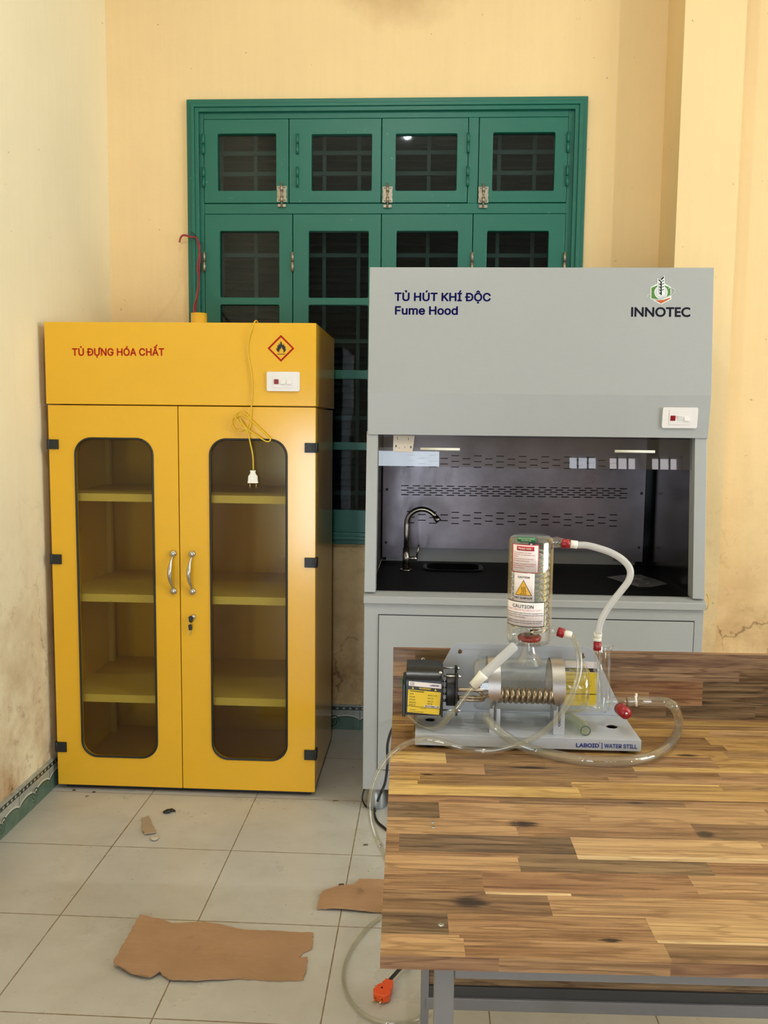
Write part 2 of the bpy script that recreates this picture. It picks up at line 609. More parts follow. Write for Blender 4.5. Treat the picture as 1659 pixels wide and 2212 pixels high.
M_green = paint_mat('green_gloss_paint', srgb(10, 98, 82), .42, srgb(130, 165, 145), .12, 30)
M_shutter = paint_mat('dull_green_shutter_paint', srgb(24, 34, 35), .7, None, .1, 30)
M_grille = paint_mat('green_iron_paint', srgb(54, 84, 74), .6, None, .1, 60)
M_yellow = paint_mat('yellow_powder_coat', srgb(226, 172, 40), .17, None, .05, 160, .5, .02)
M_yellow_in = paint_mat('yellow_shelf_coat', srgb(226, 190, 84), .45, None, .05, 160, .5, .02)
M_grey = paint_mat('grey_powder_coat', srgb(163, 164, 164), .38, None, .22, 260, .5, .015)
M_grey_dark = mat('dark_grey_steel', srgb(58, 57, 56), .5)  # dark steel; on the foot rail lip it stands in for shade
M_steel_frame = paint_mat('grey_painted_steel', srgb(120, 116, 116), .42, None, .1, 200)
M_white_plastic = mat('white_plastic', srgb(228, 222, 220), .3, var=.01)
M_white_soft = mat('ivory_plastic', srgb(236, 230, 216), .35, var=.02)
M_red_lens = mat('red_indicator_lens', srgb(132, 20, 26), .2, var=.05)
M_black = mat('black_rubber', srgb(16, 16, 17), .45)
M_black_gloss = mat('black_plastic', srgb(13, 14, 16), .30, bmp=.1, bscale=200)
M_chrome = mat('brushed_nickel', srgb(196, 190, 182), .22, 1.0, .04, 40)
M_steel = mat('stainless_steel', srgb(196, 190, 186), .34, 1.0, .03, 30)
M_screw = mat('zinc_screw', srgb(200, 202, 204), .3, 1.0)
M_brass = mat('brass_pin', srgb(200, 172, 110), .3, 1.0)
M_old_metal = mat('worn_plated_steel', srgb(158, 148, 130), .42, .75, .2, 60, .2, 90)
M_red_text = mat('red_vinyl_letters', srgb(164, 30, 16), .7, var=.02, spec=.15)
M_blue_text = mat('navy_vinyl_letters', srgb(8, 8, 70), .8, var=.02, spec=.1)
M_dark_text = mat('charcoal_vinyl_letters', srgb(28, 28, 40), .8, var=.02, spec=.1)
M_black_ink = mat('black_ink', srgb(16, 14, 14), .6, var=.02)
M_blue_ink = mat('blue_ink', srgb(30, 48, 120), .6, var=.02)
M_red_ink = mat('red_ink', srgb(190, 34, 40), .6, var=.02)
M_green_ink = mat('green_ink', srgb(24, 120, 64), .6, var=.02)
M_pink_ink = mat('faded_red_ink', srgb(214, 110, 106), .6, var=.02)
M_logo_green = mat('logo_green', srgb(76, 122, 44), .5, var=.02)
M_logo_orange = mat('logo_orange', srgb(184, 88, 38), .5, var=.02)
M_logo_white = mat('logo_white', srgb(222, 226, 222), .5, var=.01)
M_paper = mat('white_label_paper', srgb(236, 224, 222), .5, var=.015)
M_paper_cream = mat('cream_label_paper', srgb(206, 192, 178), .6, var=.03)
M_label_yellow = mat('yellow_label', srgb(226, 190, 40), .45, var=.02)
M_sign_yellow = mat('warning_yellow', srgb(234, 176, 36), .45, var=.02)
M_cord = mat('yellow_cord_sheath', srgb(214, 176, 40), .4, var=.03)
M_red_cord = mat('red_plastic_string', srgb(150, 34, 48), .5, var=.1, vscale=40)
M_white_coat = paint_mat('pale_grey_powder_coat', srgb(178, 180, 186), .33, None, .08, 220)
M_red_cap = mat('red_cap_plastic', srgb(146, 14, 24), .35, var=.06, vscale=30)
M_worktop = mat('black_resin_worktop', srgb(9, 9, 9), .5, spec=.15, bmp=.08, bscale=160)
M_hood_side = mat('dark_hood_lining', srgb(22, 21, 20), .16, spec=.2)  # dark colour stands in for the dim chamber these panels reflect
M_orange = mat('orange_plug_plastic', srgb(226, 84, 30), .35, var=.05)
M_card = None
M_tinted = clear('smoked_acrylic', (.86, .87, .80, 1), 1.24, .015, .05, srgb(128, 116, 96))  # smoked tint; the milk part paints in reflected haze
M_pane = clear('dusty_window_glass', (.72, .77, .78, 1), 1.27, .02, .015, srgb(130, 140, 142))
M_sash = clear('clear_hood_glass', (.86, .85, .84, 1), 1.62, .01)
M_glass = clear('borosilicate_glass', (.975, .98, .976, 1), 1.62)
M_glass_coil = bpy.data.materials.new('condenser_coil_glass'); M_glass_coil.use_nodes = True
_nt = M_glass_coil.node_tree; _nt.nodes.clear()
_g = N(_nt, 'ShaderNodeBsdfGlass'); _g.inputs['IOR'].default_value = 1.3; _g.inputs['Roughness'].default_value = 0.0
_g.inputs['Color'].default_value = (.97, .98, .97, 1)
_nt.links.new(_g.outputs[0], N(_nt, 'ShaderNodeOutputMaterial').inputs[0])
M_hose = clear('clear_vinyl_hose', (.935, .93, .905, 1), 1.55, .03, .06, srgb(225, 222, 205))
M_hose_green = clear('greenish_vinyl_hose', (.92, .94, .88, 1), 1.5, .04, .10, srgb(215, 220, 200))
M_silicone = clear('milky_silicone_hose', (.97, .97, .97, 1), 1.42, .15, .52, srgb(242, 242, 242))


def cardboard():
    m, nt, b = new_mat('brown_cardboard')
    tc = N(nt, 'ShaderNodeNewGeometry').outputs['Position']
    c = ramp(nt, noise(nt, 5, 5, .6, tc), [(.3, srgb(160, 124, 92)), (.7, srgb(180, 142, 108))])
    c = mix_col(nt, .12, c, ramp(nt, noise(nt, 40, 3, .6, tc, (1, 14, 1)), [(.4, srgb(140, 106, 78)), (.6, srgb(186, 150, 116))]))
    c = mix_col(nt, ramp(nt, noise(nt, 12, 4, .6, tc), [(.66, 0.0), (.75, .5)]), c, srgb(110, 84, 64))
    nt.links.new(c, b.inputs['Base Color'])
    b.inputs['Roughness'].default_value = .85
    b.inputs['Specular IOR Level'].default_value = .15
    bump(nt, b, noise(nt, 20, 4, .6, tc), .3, .003)
    return m


M_card = cardboard()


def brushed_panel():
    m, nt, b = new_mat('stainless_baffle_sheet')
    tc = N(nt, 'ShaderNodeNewGeometry').outputs['Position']
    c = ramp(nt, noise(nt, 2.5, 5, .6, tc), [(.3, srgb(104, 98, 102)), (.7, srgb(140, 132, 138))])
    nt.links.new(c, b.inputs['Base Color'])
    b.inputs['Metallic'].default_value = .9
    nt.links.new(ramp(nt, noise(nt, 3, 5, .6, tc, (3, 3, 1)), [(.3, .26), (.7, .46)]), b.inputs['Roughness'])
    bump(nt, b, noise(nt, 2.2, 3, .5, tc), .35, .02)
    return m


M_baffle = brushed_panel()


def wood_mat():
    m, nt, b = new_mat('oiled_acacia_staves')
    tc = N(nt, 'ShaderNodeTexCoord').outputs['Object']
    at_ = N(nt, 'ShaderNodeAttribute'); at_.attribute_name = 'stave'
    rnd = N(nt, 'ShaderNodeAttribute'); rnd.attribute_name = 'shift'
    vm = N(nt, 'ShaderNodeVectorMath'); vm.operation = 'ADD'
    nt.links.new(tc, vm.inputs[0]); nt.links.new(rnd.outputs['Vector'], vm.inputs[1])
    v = vm.outputs[0]
    g1 = noise(nt, 5, 6, .62, v, (.8, 12, 12))
    g2 = noise(nt, 26, 5, .62, v, (.35, 15, 15))
    g3 = noise(nt, 9, 5, .6, v, (.25, 22, 22))
    warp = noise(nt, 2.6, 3, .5, v, (1.0, 8, 8))
    bands = math_node(nt, 'SINE', math_node(nt, 'MULTIPLY', math_node(nt, 'ADD', warp, math_node(nt, 'MULTIPLY', g1, .3)), 40.0))
    col = at_.outputs['Color']
    dark = mix_col(nt, 1.0, col, (.28, .215, .17, 1), 'MULTIPLY')
    light = mix_col(nt, .34, col, srgb(222, 184, 132))
    c = mix_col(nt, ramp(nt, g1, [(.30, 0.0), (.50, .5), (.72, 1.0)]), mix_col(nt, .45, col, dark), light)
    c = mix_col(nt, ramp(nt, bands, [(.45, 0.0), (1.0, .42)]), c, dark)
    c = mix_col(nt, ramp(nt, g3, [(.52, 0.0), (.66, .62)]), c, dark)
    c = mix_col(nt, ramp(nt, g2, [(.54, 0.0), (.68, .5)]), c, dark)
    # knots
    sep = N(nt, 'ShaderNodeSeparateXYZ'); nt.links.new(tc, sep.inputs[0])
    for kx, ky, rx, ry in KNOTS:
        dx = math_node(nt, 'DIVIDE', math_node(nt, 'SUBTRACT', sep.outputs[0], kx), rx)
        dy = math_node(nt, 'DIVIDE', math_node(nt, 'SUBTRACT', sep.outputs[1], ky), ry)
        d = math_node(nt, 'SQRT', math_node(nt, 'ADD', math_node(nt, 'MULTIPLY', dx, dx), math_node(nt, 'MULTIPLY', dy, dy)))
        d = math_node(nt, 'ADD', d, math_node(nt, 'MULTIPLY', math_node(nt, 'SUBTRACT', g2, .5), 2.2))
        c = mix_col(nt, ramp(nt, d, [(.42, .97), (.60, .8), (.74, .35), (1.15, 0.0)]), c, srgb(40, 26, 18))
    nt.links.new(c, b.inputs['Base Color'])
    nt.links.new(ramp(nt, g1, [(.3, .30), (.7, .40)]), b.inputs['Roughness'])
    b.inputs['Specular IOR Level'].default_value = .45
    bump(nt, b, g2, .06, .001)
    return m


# ------------------------------------------------------------------ lettering
try:   # the grotesque that ships with Blender; its built-in face otherwise
    import os
    SANS = bpy.data.fonts.load(os.path.join(bpy.utils.system_resource('DATAFILES'), 'fonts', 'Inter.woff2'))
except Exception:
    SANS = None
def glyph_fill(ob):
    """outlines of a text object as a flat mesh; overlapping strokes stay filled"""
    from mathutils.geometry import interpolate_bezier
    dg = bpy.context.evaluated_depsgraph_get(); dg.update()
    cv = ob.to_curve(dg, apply_modifiers=False)
    loops = []
    for sp in cv.splines:
        bp = sp.bezier_points; n = len(bp)
        if n < 2: continue
        pts = []
        for i in range(n):
            p, q = bp[i], bp[(i + 1) % n]
            straight = ((p.handle_right - p.co).cross(q.co - p.co)).length < 1e-7 and ((q.handle_left - q.co).cross(q.co - p.co)).length < 1e-7
            seg = [p.co, q.co] if straight else interpolate_bezier(p.co, p.handle_right, q.handle_left, q.co, 5)
            pts += [(v[0], v[1]) for v in seg[:-1]]
        clean = [pts[0]]
        for v in pts[1:]:
            if abs(v[0] - clean[-1][0]) + abs(v[1] - clean[-1][1]) > 1e-5: clean.append(v)
        if len(clean) > 2 and abs(clean[0][0] - clean[-1][0]) + abs(clean[0][1] - clean[-1][1]) < 1e-5: clean.pop()
        if len(clean) < 3: continue
        ar = sum(clean[i - 1][0] * clean[i][1] - clean[i][0] * clean[i - 1][1] for i in range(len(clean))) / 2
        loops.append((clean, ar))
    ob.to_curve_clear()
    if not loops: return [], []
    sign = 1 if max(loops, key=lambda l: abs(l[1]))[1] > 0 else -1

    def inside(pt, poly):
        c = False
        for i in range(len(poly)):
            (x0, y0), (x1, y1) = poly[i - 1], poly[i]
            if (y0 > pt[1]) != (y1 > pt[1]) and pt[0] < (x1 - x0) * (pt[1] - y0) / (y1 - y0) + x0: c = not c
        return c
    outs = [[l, []] for l, a in loops if a * sign > 0]
    for l, a in loops:
        if a * sign > 0: continue
        best = [o for o in outs if inside(l[0], o[0])]
        if best:
            min(best, key=lambda o: abs(sum(o[0][i - 1][0] * o[0][i][1] - o[0][i][0] * o[0][i - 1][1] for i in range(len(o[0]))))) [1].append(l)
    verts, faces = [], []
    for o, hs in outs:
        tri = tessellate_polygon([[Vector((x, y, 0)) for x, y in L] for L in [o] + hs])
        b0 = len(verts)
        for L in [o] + hs: verts += L
        faces += [[b0 + i for i in t] for t in tri]
    return verts, faces


_CAPS = {}


def cap_height(face):
    if face not in _CAPS:
        cu = bpy.data.curves.new('cap', 'FONT'); cu.body = 'H'; cu.size = 1.0
        if face == 'sans' and SANS is not None: cu.font = SANS
        ob = bpy.data.objects.new('cap', cu); C.objects.link(ob)
        v, _ = glyph_fill(ob)
        bpy.data.objects.remove(ob); bpy.data.curves.remove(cu)
        _CAPS[face] = max(q[1] for q in v)
    return _CAPS[face]


def lettering(text, name, parent, m, A, B, cap, up=None, bold=0.0, face='sans', thick=.0002, lift=.0004, stretch_to_width=True, wrap=None, spacing=1.0):
    """text whose baseline runs from A to B (world), capital height cap; wrap=(cx,cy,R,zero angle) bends it round a vertical cylinder"""
    A, B = Vector(A), Vector(B)
    cu = bpy.data.curves.new(name, 'FONT')
    cu.body = text
    cu.size = 1.0
    if face == 'sans' and SANS is not None: cu.font = SANS
    cu.space_character = spacing
    cu.fill_mode = 'BOTH'
    cu.resolution_u = 3
    ob = bpy.data.objects.new(name, cu)
    C.objects.link(ob)
    verts, faces = glyph_fill(ob)
    bpy.data.objects.remove(ob); bpy.data.curves.remove(cu)
    if not verts:
        return None
    copies = [(bold * math.cos(2 * PI * k / 8), bold * math.sin(2 * PI * k / 8), k * .0008) for k in range(8)] + [(0, 0, .007)] if bold else [(0, 0, 0)]
    av, af = [], []          # heavier strokes: the outline laid over itself, shifted by the extra weight
    for dx, dy, dz in copies:
        b0 = len(av)
        av += [(v[0] + dx, v[1] + dy, dz) for v in verts]
        af += [[b0 + i for i in f] for f in faces]
    me = bpy.data.meshes.new(name); me.from_pydata(av, [], af)
    xs = [v.co.x for v in me.vertices]
    x0, x1 = min(xs), max(xs)
    w = (B - A).length
    s = cap / (cap_height(face) + 2 * bold)
    sx = w / (x1 - x0) if stretch_to_width else s
    r = (B - A).normalized()
    u = Vector(up).normalized() if up is not None else Vector((0, 0, 1))
    u = (u - r * u.dot(r)).normalized()
    n = r.cross(u)
    L = Vector((0, 0, 0)); p = parent
    while p is not None:
        L += p.location; p = p.parent
    for v in me.vertices:
        lz = lift + v.co.z * s * .02
        q = A + r * ((v.co.x - x0) * sx) + u * (v.co.y * s) + n * lz
        if wrap:
            cx, cy, R = wrap
            ang = math.asin(max(-1, min(1, 0))) + (q.x - cx) / R
            q = Vector((cx + (R + lz) * math.sin(ang), cy - (R + lz) * math.cos(ang), q.z))
        v.co = q - L
    me.materials.clear(); me.materials.append(m)
    o = bpy.data.objects.new(name, me)
    C.objects.link(o)
    o.parent = parent
    return o


def text_px(text, name, parent, m, pl, x0, yb, x1, cap_px, bold=0.0, yb1=None, **kw):
    """lettering whose baseline runs from pixel (x0,yb) to (x1,yb1) on the plane pl"""
    yb1 = yb if yb1 is None else yb1
    A, B = pl.hit(x0, yb), pl.hit(x1, yb1)
    cap = (pl.hit((x0 + x1) / 2, (yb + yb1) / 2) - pl.hit((x0 + x1) / 2, (yb + yb1) / 2 - cap_px)).length
    return lettering(text, name, parent, m, A, B, cap, pl.u, bold, **kw)


def poly_px(pts, name, parent, m, pl, lift=.0004, thick=.0003, holes=()):
    o = pl.hit(*pts[0])
    f = lambda p: ((pl.hit(*p) - o).dot(pl.r), (pl.hit(*p) - o).dot(pl.u))
    return MB().prism([f(p) for p in pts], [[f(p) for p in h] for h in holes], o + pl.n * lift, pl.r, pl.u, pl.n * thick).build(name, m, parent)


# ------------------------------------------------------------------ the room
WIN = dict(x0=-1.093, x1=.650, z0=.876, z1=2.829)      # outer edge of the window frame


def wall_with_holes(name, m, x0, x1, z0, z1, y0, y1, holes):
    return MB().prism([(x0, z0), (x1, z0), (x1, z1), (x0, z1)],
                      [[(a, c), (b, c), (b, d), (a, d)] for a, b, c, d in holes],
                      (0, y0, 0), (1, 0, 0), (0, 0, 1), (0, y1 - y0, 0)).build(name, m)


structure(MB().box(ROOM_X0 - .25, ROOM_X1 + .25, ROOM_Y0 - .4, ROOM_Y1 + .3, -.12, 0).build('floor', M_floor), 'beige tiled floor with brown grout lines', 'floor')
structure(MB().box(ROOM_X0 - .25, ROOM_X1 + .25, ROOM_Y0 - .25, ROOM_Y1 + .3, ROOM_Z, ROOM_Z + .12).build('ceiling', M_ceiling), 'plain pale ceiling above the peach walls', 'ceiling')
structure(wall_with_holes('wall_back', M_wall, ROOM_X0 - .2, ROOM_X1 + .2, 0, ROOM_Z, ROOM_Y1, ROOM_Y1 + .25,
                          [(WIN['x0'] + .03, WIN['x1'] - .03, WIN['z0'] + .03, WIN['z1'] - .03)]), 'peach painted back wall around the green window', 'wall')
structure(MB().box(ROOM_X0 - .2, ROOM_X0, ROOM_Y0, ROOM_Y1, 0, ROOM_Z).build('wall_left', M_wall_left), 'cream wall with damp stains beside the yellow cabinet', 'wall')
structure(MB().prism([(ROOM_Y0, 0), (ROOM_Y1, 0), (ROOM_Y1, ROOM_Z), (ROOM_Y0, ROOM_Z)], [[(SIDE_WINDOW[0], SIDE_WINDOW[2]), (SIDE_WINDOW[1], SIDE_WINDOW[2]), (SIDE_WINDOW[1], SIDE_WINDOW[3]), (SIDE_WINDOW[0], SIDE_WINDOW[3])]],
                     (ROOM_X1, 0, 0), (0, 1, 0), (0, 0, 1), (.2, 0, 0)).build('wall_right', M_far_wall))
structure(wall_with_holes('wall_rear', M_rear_wall, ROOM_X0 - .2, ROOM_X1 + .2, -.01, ROOM_Z, ROOM_Y0 - .2, ROOM_Y0,
                          [(DOORWAY[0], DOORWAY[1], .0, DOORWAY[3]), (SIDE_LIGHT[0], SIDE_LIGHT[1], .0, SIDE_LIGHT[3])] + REAR_WINDOWS))
structure(MB().box(.978, 1.218, 3.72, ROOM_Y1, 0, ROOM_Z).build('wall_pilaster', M_wall), 'peach pilaster beside the fume hood', 'pilaster')
for k, (a, b, c, d) in enumerate(REAR_WINDOWS):
    wb = MB()
    for x in (a + (b - a) * .33, a + (b - a) * .67):
        wb.box(x - .008, x + .008, ROOM_Y0 - .12, ROOM_Y0 - .1, c, d)
    for zz in (d - .18, (c + d) / 2 - .1):
        wb.box(a, b, ROOM_Y0 - .12, ROOM_Y0 - .1, zz - .008, zz + .008)
    structure(wb.build('window_%d' % (k + 2), M_grille))
structure(MB().box(ROOM_X0, .978, ROOM_Y1 - .012, ROOM_Y1, 0, .118).build('baseboard_back', skirting_mat(0)), 'green patterned skirting tiles between cabinet and fume hood', 'skirting')
structure(MB().box(ROOM_X0, ROOM_X0 + .012, ROOM_Y0, ROOM_Y1 - .012, 0, .118).build('baseboard_left', skirting_mat(1)), 'green patterned skirting tiles along the cream wall', 'skirting')

# ------------------------------------------------------------------ lamps on the ceiling (above and behind the view)
M_bulb = emit('lit_led_bulb', LAMP_COL + (1,), LAMP_W / (PI * 4 * PI * .032 ** 2))
M_bulb2 = emit('lit_led_bulb_far', LAMP_COL + (1,), LAMP_FAR_W / (PI * 4 * PI * .032 ** 2))
for (x, y, lab, mm) in ((-.216, 1.05, 'lit round ceiling bulb mirrored in an upper window pane', M_bulb), (3.6, .3, 'lit round ceiling bulb off to the side of the room', M_bulb2)):
    t = thing('ceiling_lamp', lab, 'lamp', (x, y, ROOM_Z))
    MB().lathe([(.055, 0), (.055, -.02), (.03, -.03), (.022, -.09)], (x, y, ROOM_Z), (0, 0, 1), 24, True, True).build('lamp_base', M_white_plastic, t)
    MB().sphere((x, y, ROOM_Z - .14), .032, 12).build('bulb', mm, t)

# ------------------------------------------------------------------ green window
WY = 3.985
win = structure(thing('window_1', 'green wooden window with small panes, latches and shutters behind', 'window', ((WIN['x0'] + WIN['x1']) / 2, WY, WIN['z0'])))
fx0, fx1, fz0, fz1 = WIN['x0'], WIN['x1'], WIN['z0'], WIN['z1']
fr = MB()
# stepped moulding round the frame: three nested rings
for inset, w, y0, y1 in ((0, .022, WY - .022, WY + .01), (.020, .016, WY - .034, WY + .01), (.034, .020, WY - .026, WY + .01)):
    a0, a1, c0, c1 = fx0 + inset, fx1 - inset, fz0 + inset, fz1 - inset
    fr.prism([(a0, c0), (a1, c0), (a1, c1), (a0, c1)], [[(a0 + w, c0 + w), (a1 - w, c0 + w), (a1 - w, c1 - w), (a0 + w, c1 - w)]],
             (0, y0, 0), (1, 0, 0), (0, 0, 1), (0, y1 - y0, 0))
fr.build('architrave', M_green, win, bevel=.003)
jy0, jy1 = WY - .008, WY + .085
ix0, ix1, iz0, iz1 = fx0 + .046, fx1 - .046, fz0 + .05, fz1 - .046
jm = MB()
jm.box(fx0 + .03, -1.021, jy0, jy1, fz0 + .03, fz1 - .03).box(.571, fx1 - .03, jy0, jy1, fz0 + .03, fz1 - .03)
jm.box(-1.021, .571, jy0, jy1, 2.749, fz1 - .03).box(-1.021, .571, jy0, jy1, fz0 + .03, .914)
jm.box(-1.021, .571, jy0, jy1, 2.344, 2.388).box(.143, .187, jy0, jy1, 2.388, 2.749)
jm.build('window_frame', M_green, win, bevel=.002)


def sash(x0, x1, z0, z1, panes, hinge_side, hz, hmat, hx=None):
    holes = [rrect(a, b, c, d, .006, 2) for a, b, c, d in panes]
    y0 = WY - .012
    g = .0012
    s = MB().prism([(x0 + g, z0 + g), (x1 - g, z0 + g), (x1 - g, z1 - g), (x0 + g, z1 - g)], holes, (0, y0, 0), (1, 0, 0), (0, 0, 1), (0, .036, 0)).build('sash', M_green, win, bevel=.0025)
    MB().box(x0 - .001, x1 + .001, y0 + .037, y0 + .040, z0, z1, 0).build('rebate', M_shutter, s) if False else None
    for a, b, c, d in panes:
        MB().box(a - .004, b + .004, y0 + .020, y0 + .023, c - .004, d + .004).build('pane', M_pane, s)
    for zz in hz:
        h = MB()
        xx = hx if hx is not None else (x0 if hinge_side < 0 else x1)
        h.cyl((xx, y0 - .006, zz - .042), (xx, y0 - .006, zz - .001), .0065, None, 12)
        h.cyl((xx, y0 - .006, zz + .001), (xx, y0 - .006, zz + .042), .0065, None, 12)
        h.build('hinge', hmat, s)
    return s


LP = lambda a, b, tops: [(a, b, t0, t1) for t0, t1 in tops]
s_up = [
    (-1.021, -.6423, [(-.959, -.699, 2.443, 2.686)], -1),
    (-.6417, -.2353, [(-.542, -.277, 2.442, 2.681)], -1),
    (-.2347, .142, [(-.173, .094, 2.441, 2.681)], 1),
    (.188, .571, [(.249, .516, 2.439, 2.684)], 1),
]
up_sashes = []
for i, (a, b, p, hs) in enumerate(s_up):
    hx = None if i != 1 else -.604
    up_sashes.append(sash(a, b, 2.389, 2.748, p, hs, (2.64, 2.50), M_green, hx))
rows = [(1.980, 2.269), (1.662, 1.948), (1.339, 1.622), (1.031, 1.304)]
low = [(-1.021, -.6258, -.952, -.686, -1), (-.6252, -.2328, -.554, -.288, -1), (-.2322, .1687, -.165, .105, 1), (.1693, .571, .232, .500, 1)]
for i, (a, b, pa, pb, hs) in enumerate(low):
    hx = {2: None}.get(i)
    sash(a, b, .915, 2.343, LP(pa, pb, rows), hs, (2.135, 1.30), M_old_metal, hx)
# slide bolts on three upper sashes
for sx, zz, par in ((-.673, 2.428, up_sashes[0]), (-.206, 2.424, up_sashes[2]), (.212, 2.422, up_sashes[3])):
    y = WY - .0125
    bt = MB()
    prof = [(-.022, -.034), (.022, -.034), (.022, -.022), (.0195, -.012), (.022, 0), (.0195, .012), (.022, .022), (.022, .034), (-.022, .034), (-.022, .022), (-.0195, .012), (-.022, 0), (-.0195, -.012), (-.022, -.022)]
    bt.prism(prof, [circle(sgn * .013, q, .003, 8) for sgn in (-1, 1) for q in (-.027, .027)], (sx, y - .002, zz), (1, 0, 0), (0, 0, 1), (0, .0018, 0))
    bo = bt.build('bolt_plate', M_old_metal, par)
    rd = MB().cyl((sx, y - .007, zz - .058), (sx, y - .007, zz + .048), .0042, None, 10)
    rd.cyl((sx, y - .007, zz - .034), (sx, y - .007, zz - .012), .0075, None, 10).cyl((sx, y - .007, zz + .012), (sx, y - .007, zz + .034), .0075, None, 10)
    rd.cyl((sx, y - .008, zz - .002), (sx + .004, y - .024, zz - .006), .0035, None, 8)
    rd.box(sx - .018, sx + .018, y - .004, y, zz - .056, zz - .044).cyl((sx - .012, y - .006, zz - .05), (sx - .012, y, zz - .05), .006, None, 10)
    rd.build('bolt', M_old_metal, par)
# iron grille, then louvred shutters, behind the glass
gr = MB()
gy = WY + .105
for k in range(11):
    x = -.97 + k * .157
    if k != 7 or True:
        gr.box(x - .008, x + .008, gy, gy + .014, .92, 2.74)
for z in (2.635, 2.545, 2.46, 2.185, 1.80, 1.45, 1.10):
    gr.box(-1.03, .58, gy - .006, gy + .006, z - .009, z + .009)
gr.build('grille', M_grille, win)
for x0, x1, z0, z1 in ((-1.03, -.63, .91, 2.35), (-.63, -.23, .91, 2.35), (-.23, .17, .91, 2.35), (.17, .59, .91, 2.35),
                       (-1.03, -.63, 2.37, 2.76), (-.63, -.23, 2.37, 2.76), (-.23, .17, 2.37, 2.76), (.17, .59, 2.37, 2.76)):
    sh = MB()
    y = WY + .17
    sh.box(x0, x0 + .04, y, y + .03, z0, z1).box(x1 - .04, x1, y, y + .03, z0, z1).box(x0, x1, y, y + .03, z0, z0 + .04).box(x0, x1, y, y + .03, z1 - .04, z1)
    zz = z0 + .06
    R = Matrix.Rotation(math.radians(40), 3, 'X')
    while zz < z1 - .05:
        sh.obox(((x0 + x1) / 2, y + .015, zz), (x1 - x0) / 2 - .035, .023, .004, R)
        zz += .034
    sh.box(x0, x1, y + .045, y + .05, z0, z1)  # added backing sheet, keeps sky light from passing the slats
    sh.build('shutter', M_shutter, win)

MB().box(WIN['x0'] - .05, WIN['x1'] + .05, WY + .252, WY + .27, WIN['z0'] - .05, WIN['z1'] + .05).build('light_block_board', M_shutter, win)  # unseen board added to block sky light leaking round the shutters

# ------------------------------------------------------------------ yellow chemical cabinet
CX0, CX1, CFY, CBY = -1.421, -.421, 3.215, 3.815
cab = thing('chemical_cabinet', 'yellow metal cabinet with two glazed doors and red lettering', 'cabinet', ((CX0 + CX1) / 2, 3.515, 0))
cab_top, cab_split = 1.785, 1.484
cb = MB()
cb.box(CX0 + .004, CX0 + .024, CFY + .022, CBY, .022, cab_split - .004).box(CX1 - .024, CX1 - .004, CFY + .022, CBY, .022, cab_split - .004)
cb.box(CX0 + .004, CX1 - .004, CBY - .012, CBY, .022, cab_split - .004).box(CX0 + .024, CX1 - .024, CFY + .022, CBY - .012, .022, .052)
cb.box(-.945, -.897, CFY + .024, CFY + .03, .052, cab_split - .004)
cb.build('carcass', M_yellow, cab, bevel=.0015)
MB().box(CX0 + .02, CX1 - .02, CFY + .03, CBY - .02, 0, .0225).build('plinth', M_black, cab)
header = MB().box(CX0 - .004, CX1 + .001, CFY - .004, CBY, cab_split + .002, cab_top).build('header_box', M_yellow, cab, bevel=.002)
PC = Plane((0, CFY - .004, 0), (1, 0, 0), (0, 0, 1))
DOOR = []
for nm, x0, x1, hole in (('l', CX0, -.9335, (170, 947, 335, 1635)), ('r', -.9305, CX1, (456, 949, 620, 1641))):
    hx0, hx1, hz0, hz1 = rect(*hole, CFY)
    o = MB().prism([(x0, .022), (x1, .022), (x1, cab_split - .002), (x0, cab_split - .002)], [rrect(hx0, hx1, hz0, hz1, .062, 10)],
                   (0, CFY, 0), (1, 0, 0), (0, 0, 1), (0, .02, 0)).build('door', M_yellow, cab, bevel=.0015)
    ring = [(p[0], CFY - .001, p[1]) for p in rrect(hx0 + .001, hx1 - .001, hz0 + .001, hz1 - .001, .061, 10)]
    MB().tube(ring, .0042, 8, closed=True).build('gasket', M_black, o)
    MB().prism(rrect(hx0 - .004, hx1 + .004, hz0 - .004, hz1 + .004, .062, 8), [], (0, CFY + .008, 0), (1, 0, 0), (0, 0, 1), (0, .004, 0)).build('glass_pane', M_tinted, o)
    DOOR.append((o, x0, x1))
    # hinges wrap the outer edge
    for (hpx, hpy0, hpy1) in (((106, 949, 970), (111, 1197, 1218), (122, 1602, 1623)) if nm == 'l' else ((686, 957, 978), (684, 1205, 1226), (682, 1620, 1641))):
        za, zb = at(hpx, hpy1, y=CFY).z, at(hpx, hpy0, y=CFY).z
        h = MB()
        if nm == 'l':
            h.box(x0 - .006, x0 + .038, CFY - .007, CFY + .0005, za, zb).box(x0 - .007, x0 - .0005, CFY - .004, CFY + .03, za, zb)
            h.cyl((x0 - .001, CFY - .004, za), (x0 - .001, CFY - .004, zb), .0055, None, 12)
        else:
            h.box(x1 - .040, x1 + .003, CFY - .007, CFY + .0005, za, zb).box(x1 + .0005, x1 + .007, CFY - .004, CFY + .03, za, zb)
            h.cyl((x1 + .001, CFY - .004, za), (x1 + .001, CFY - .004, zb), .0055, None, 12)
            h.box(x1 - .012, x1 - .009, CFY - .0085, CFY - .006, za + .006, zb - .006)
        h.build('hinge', M_black, o, bevel=.001)
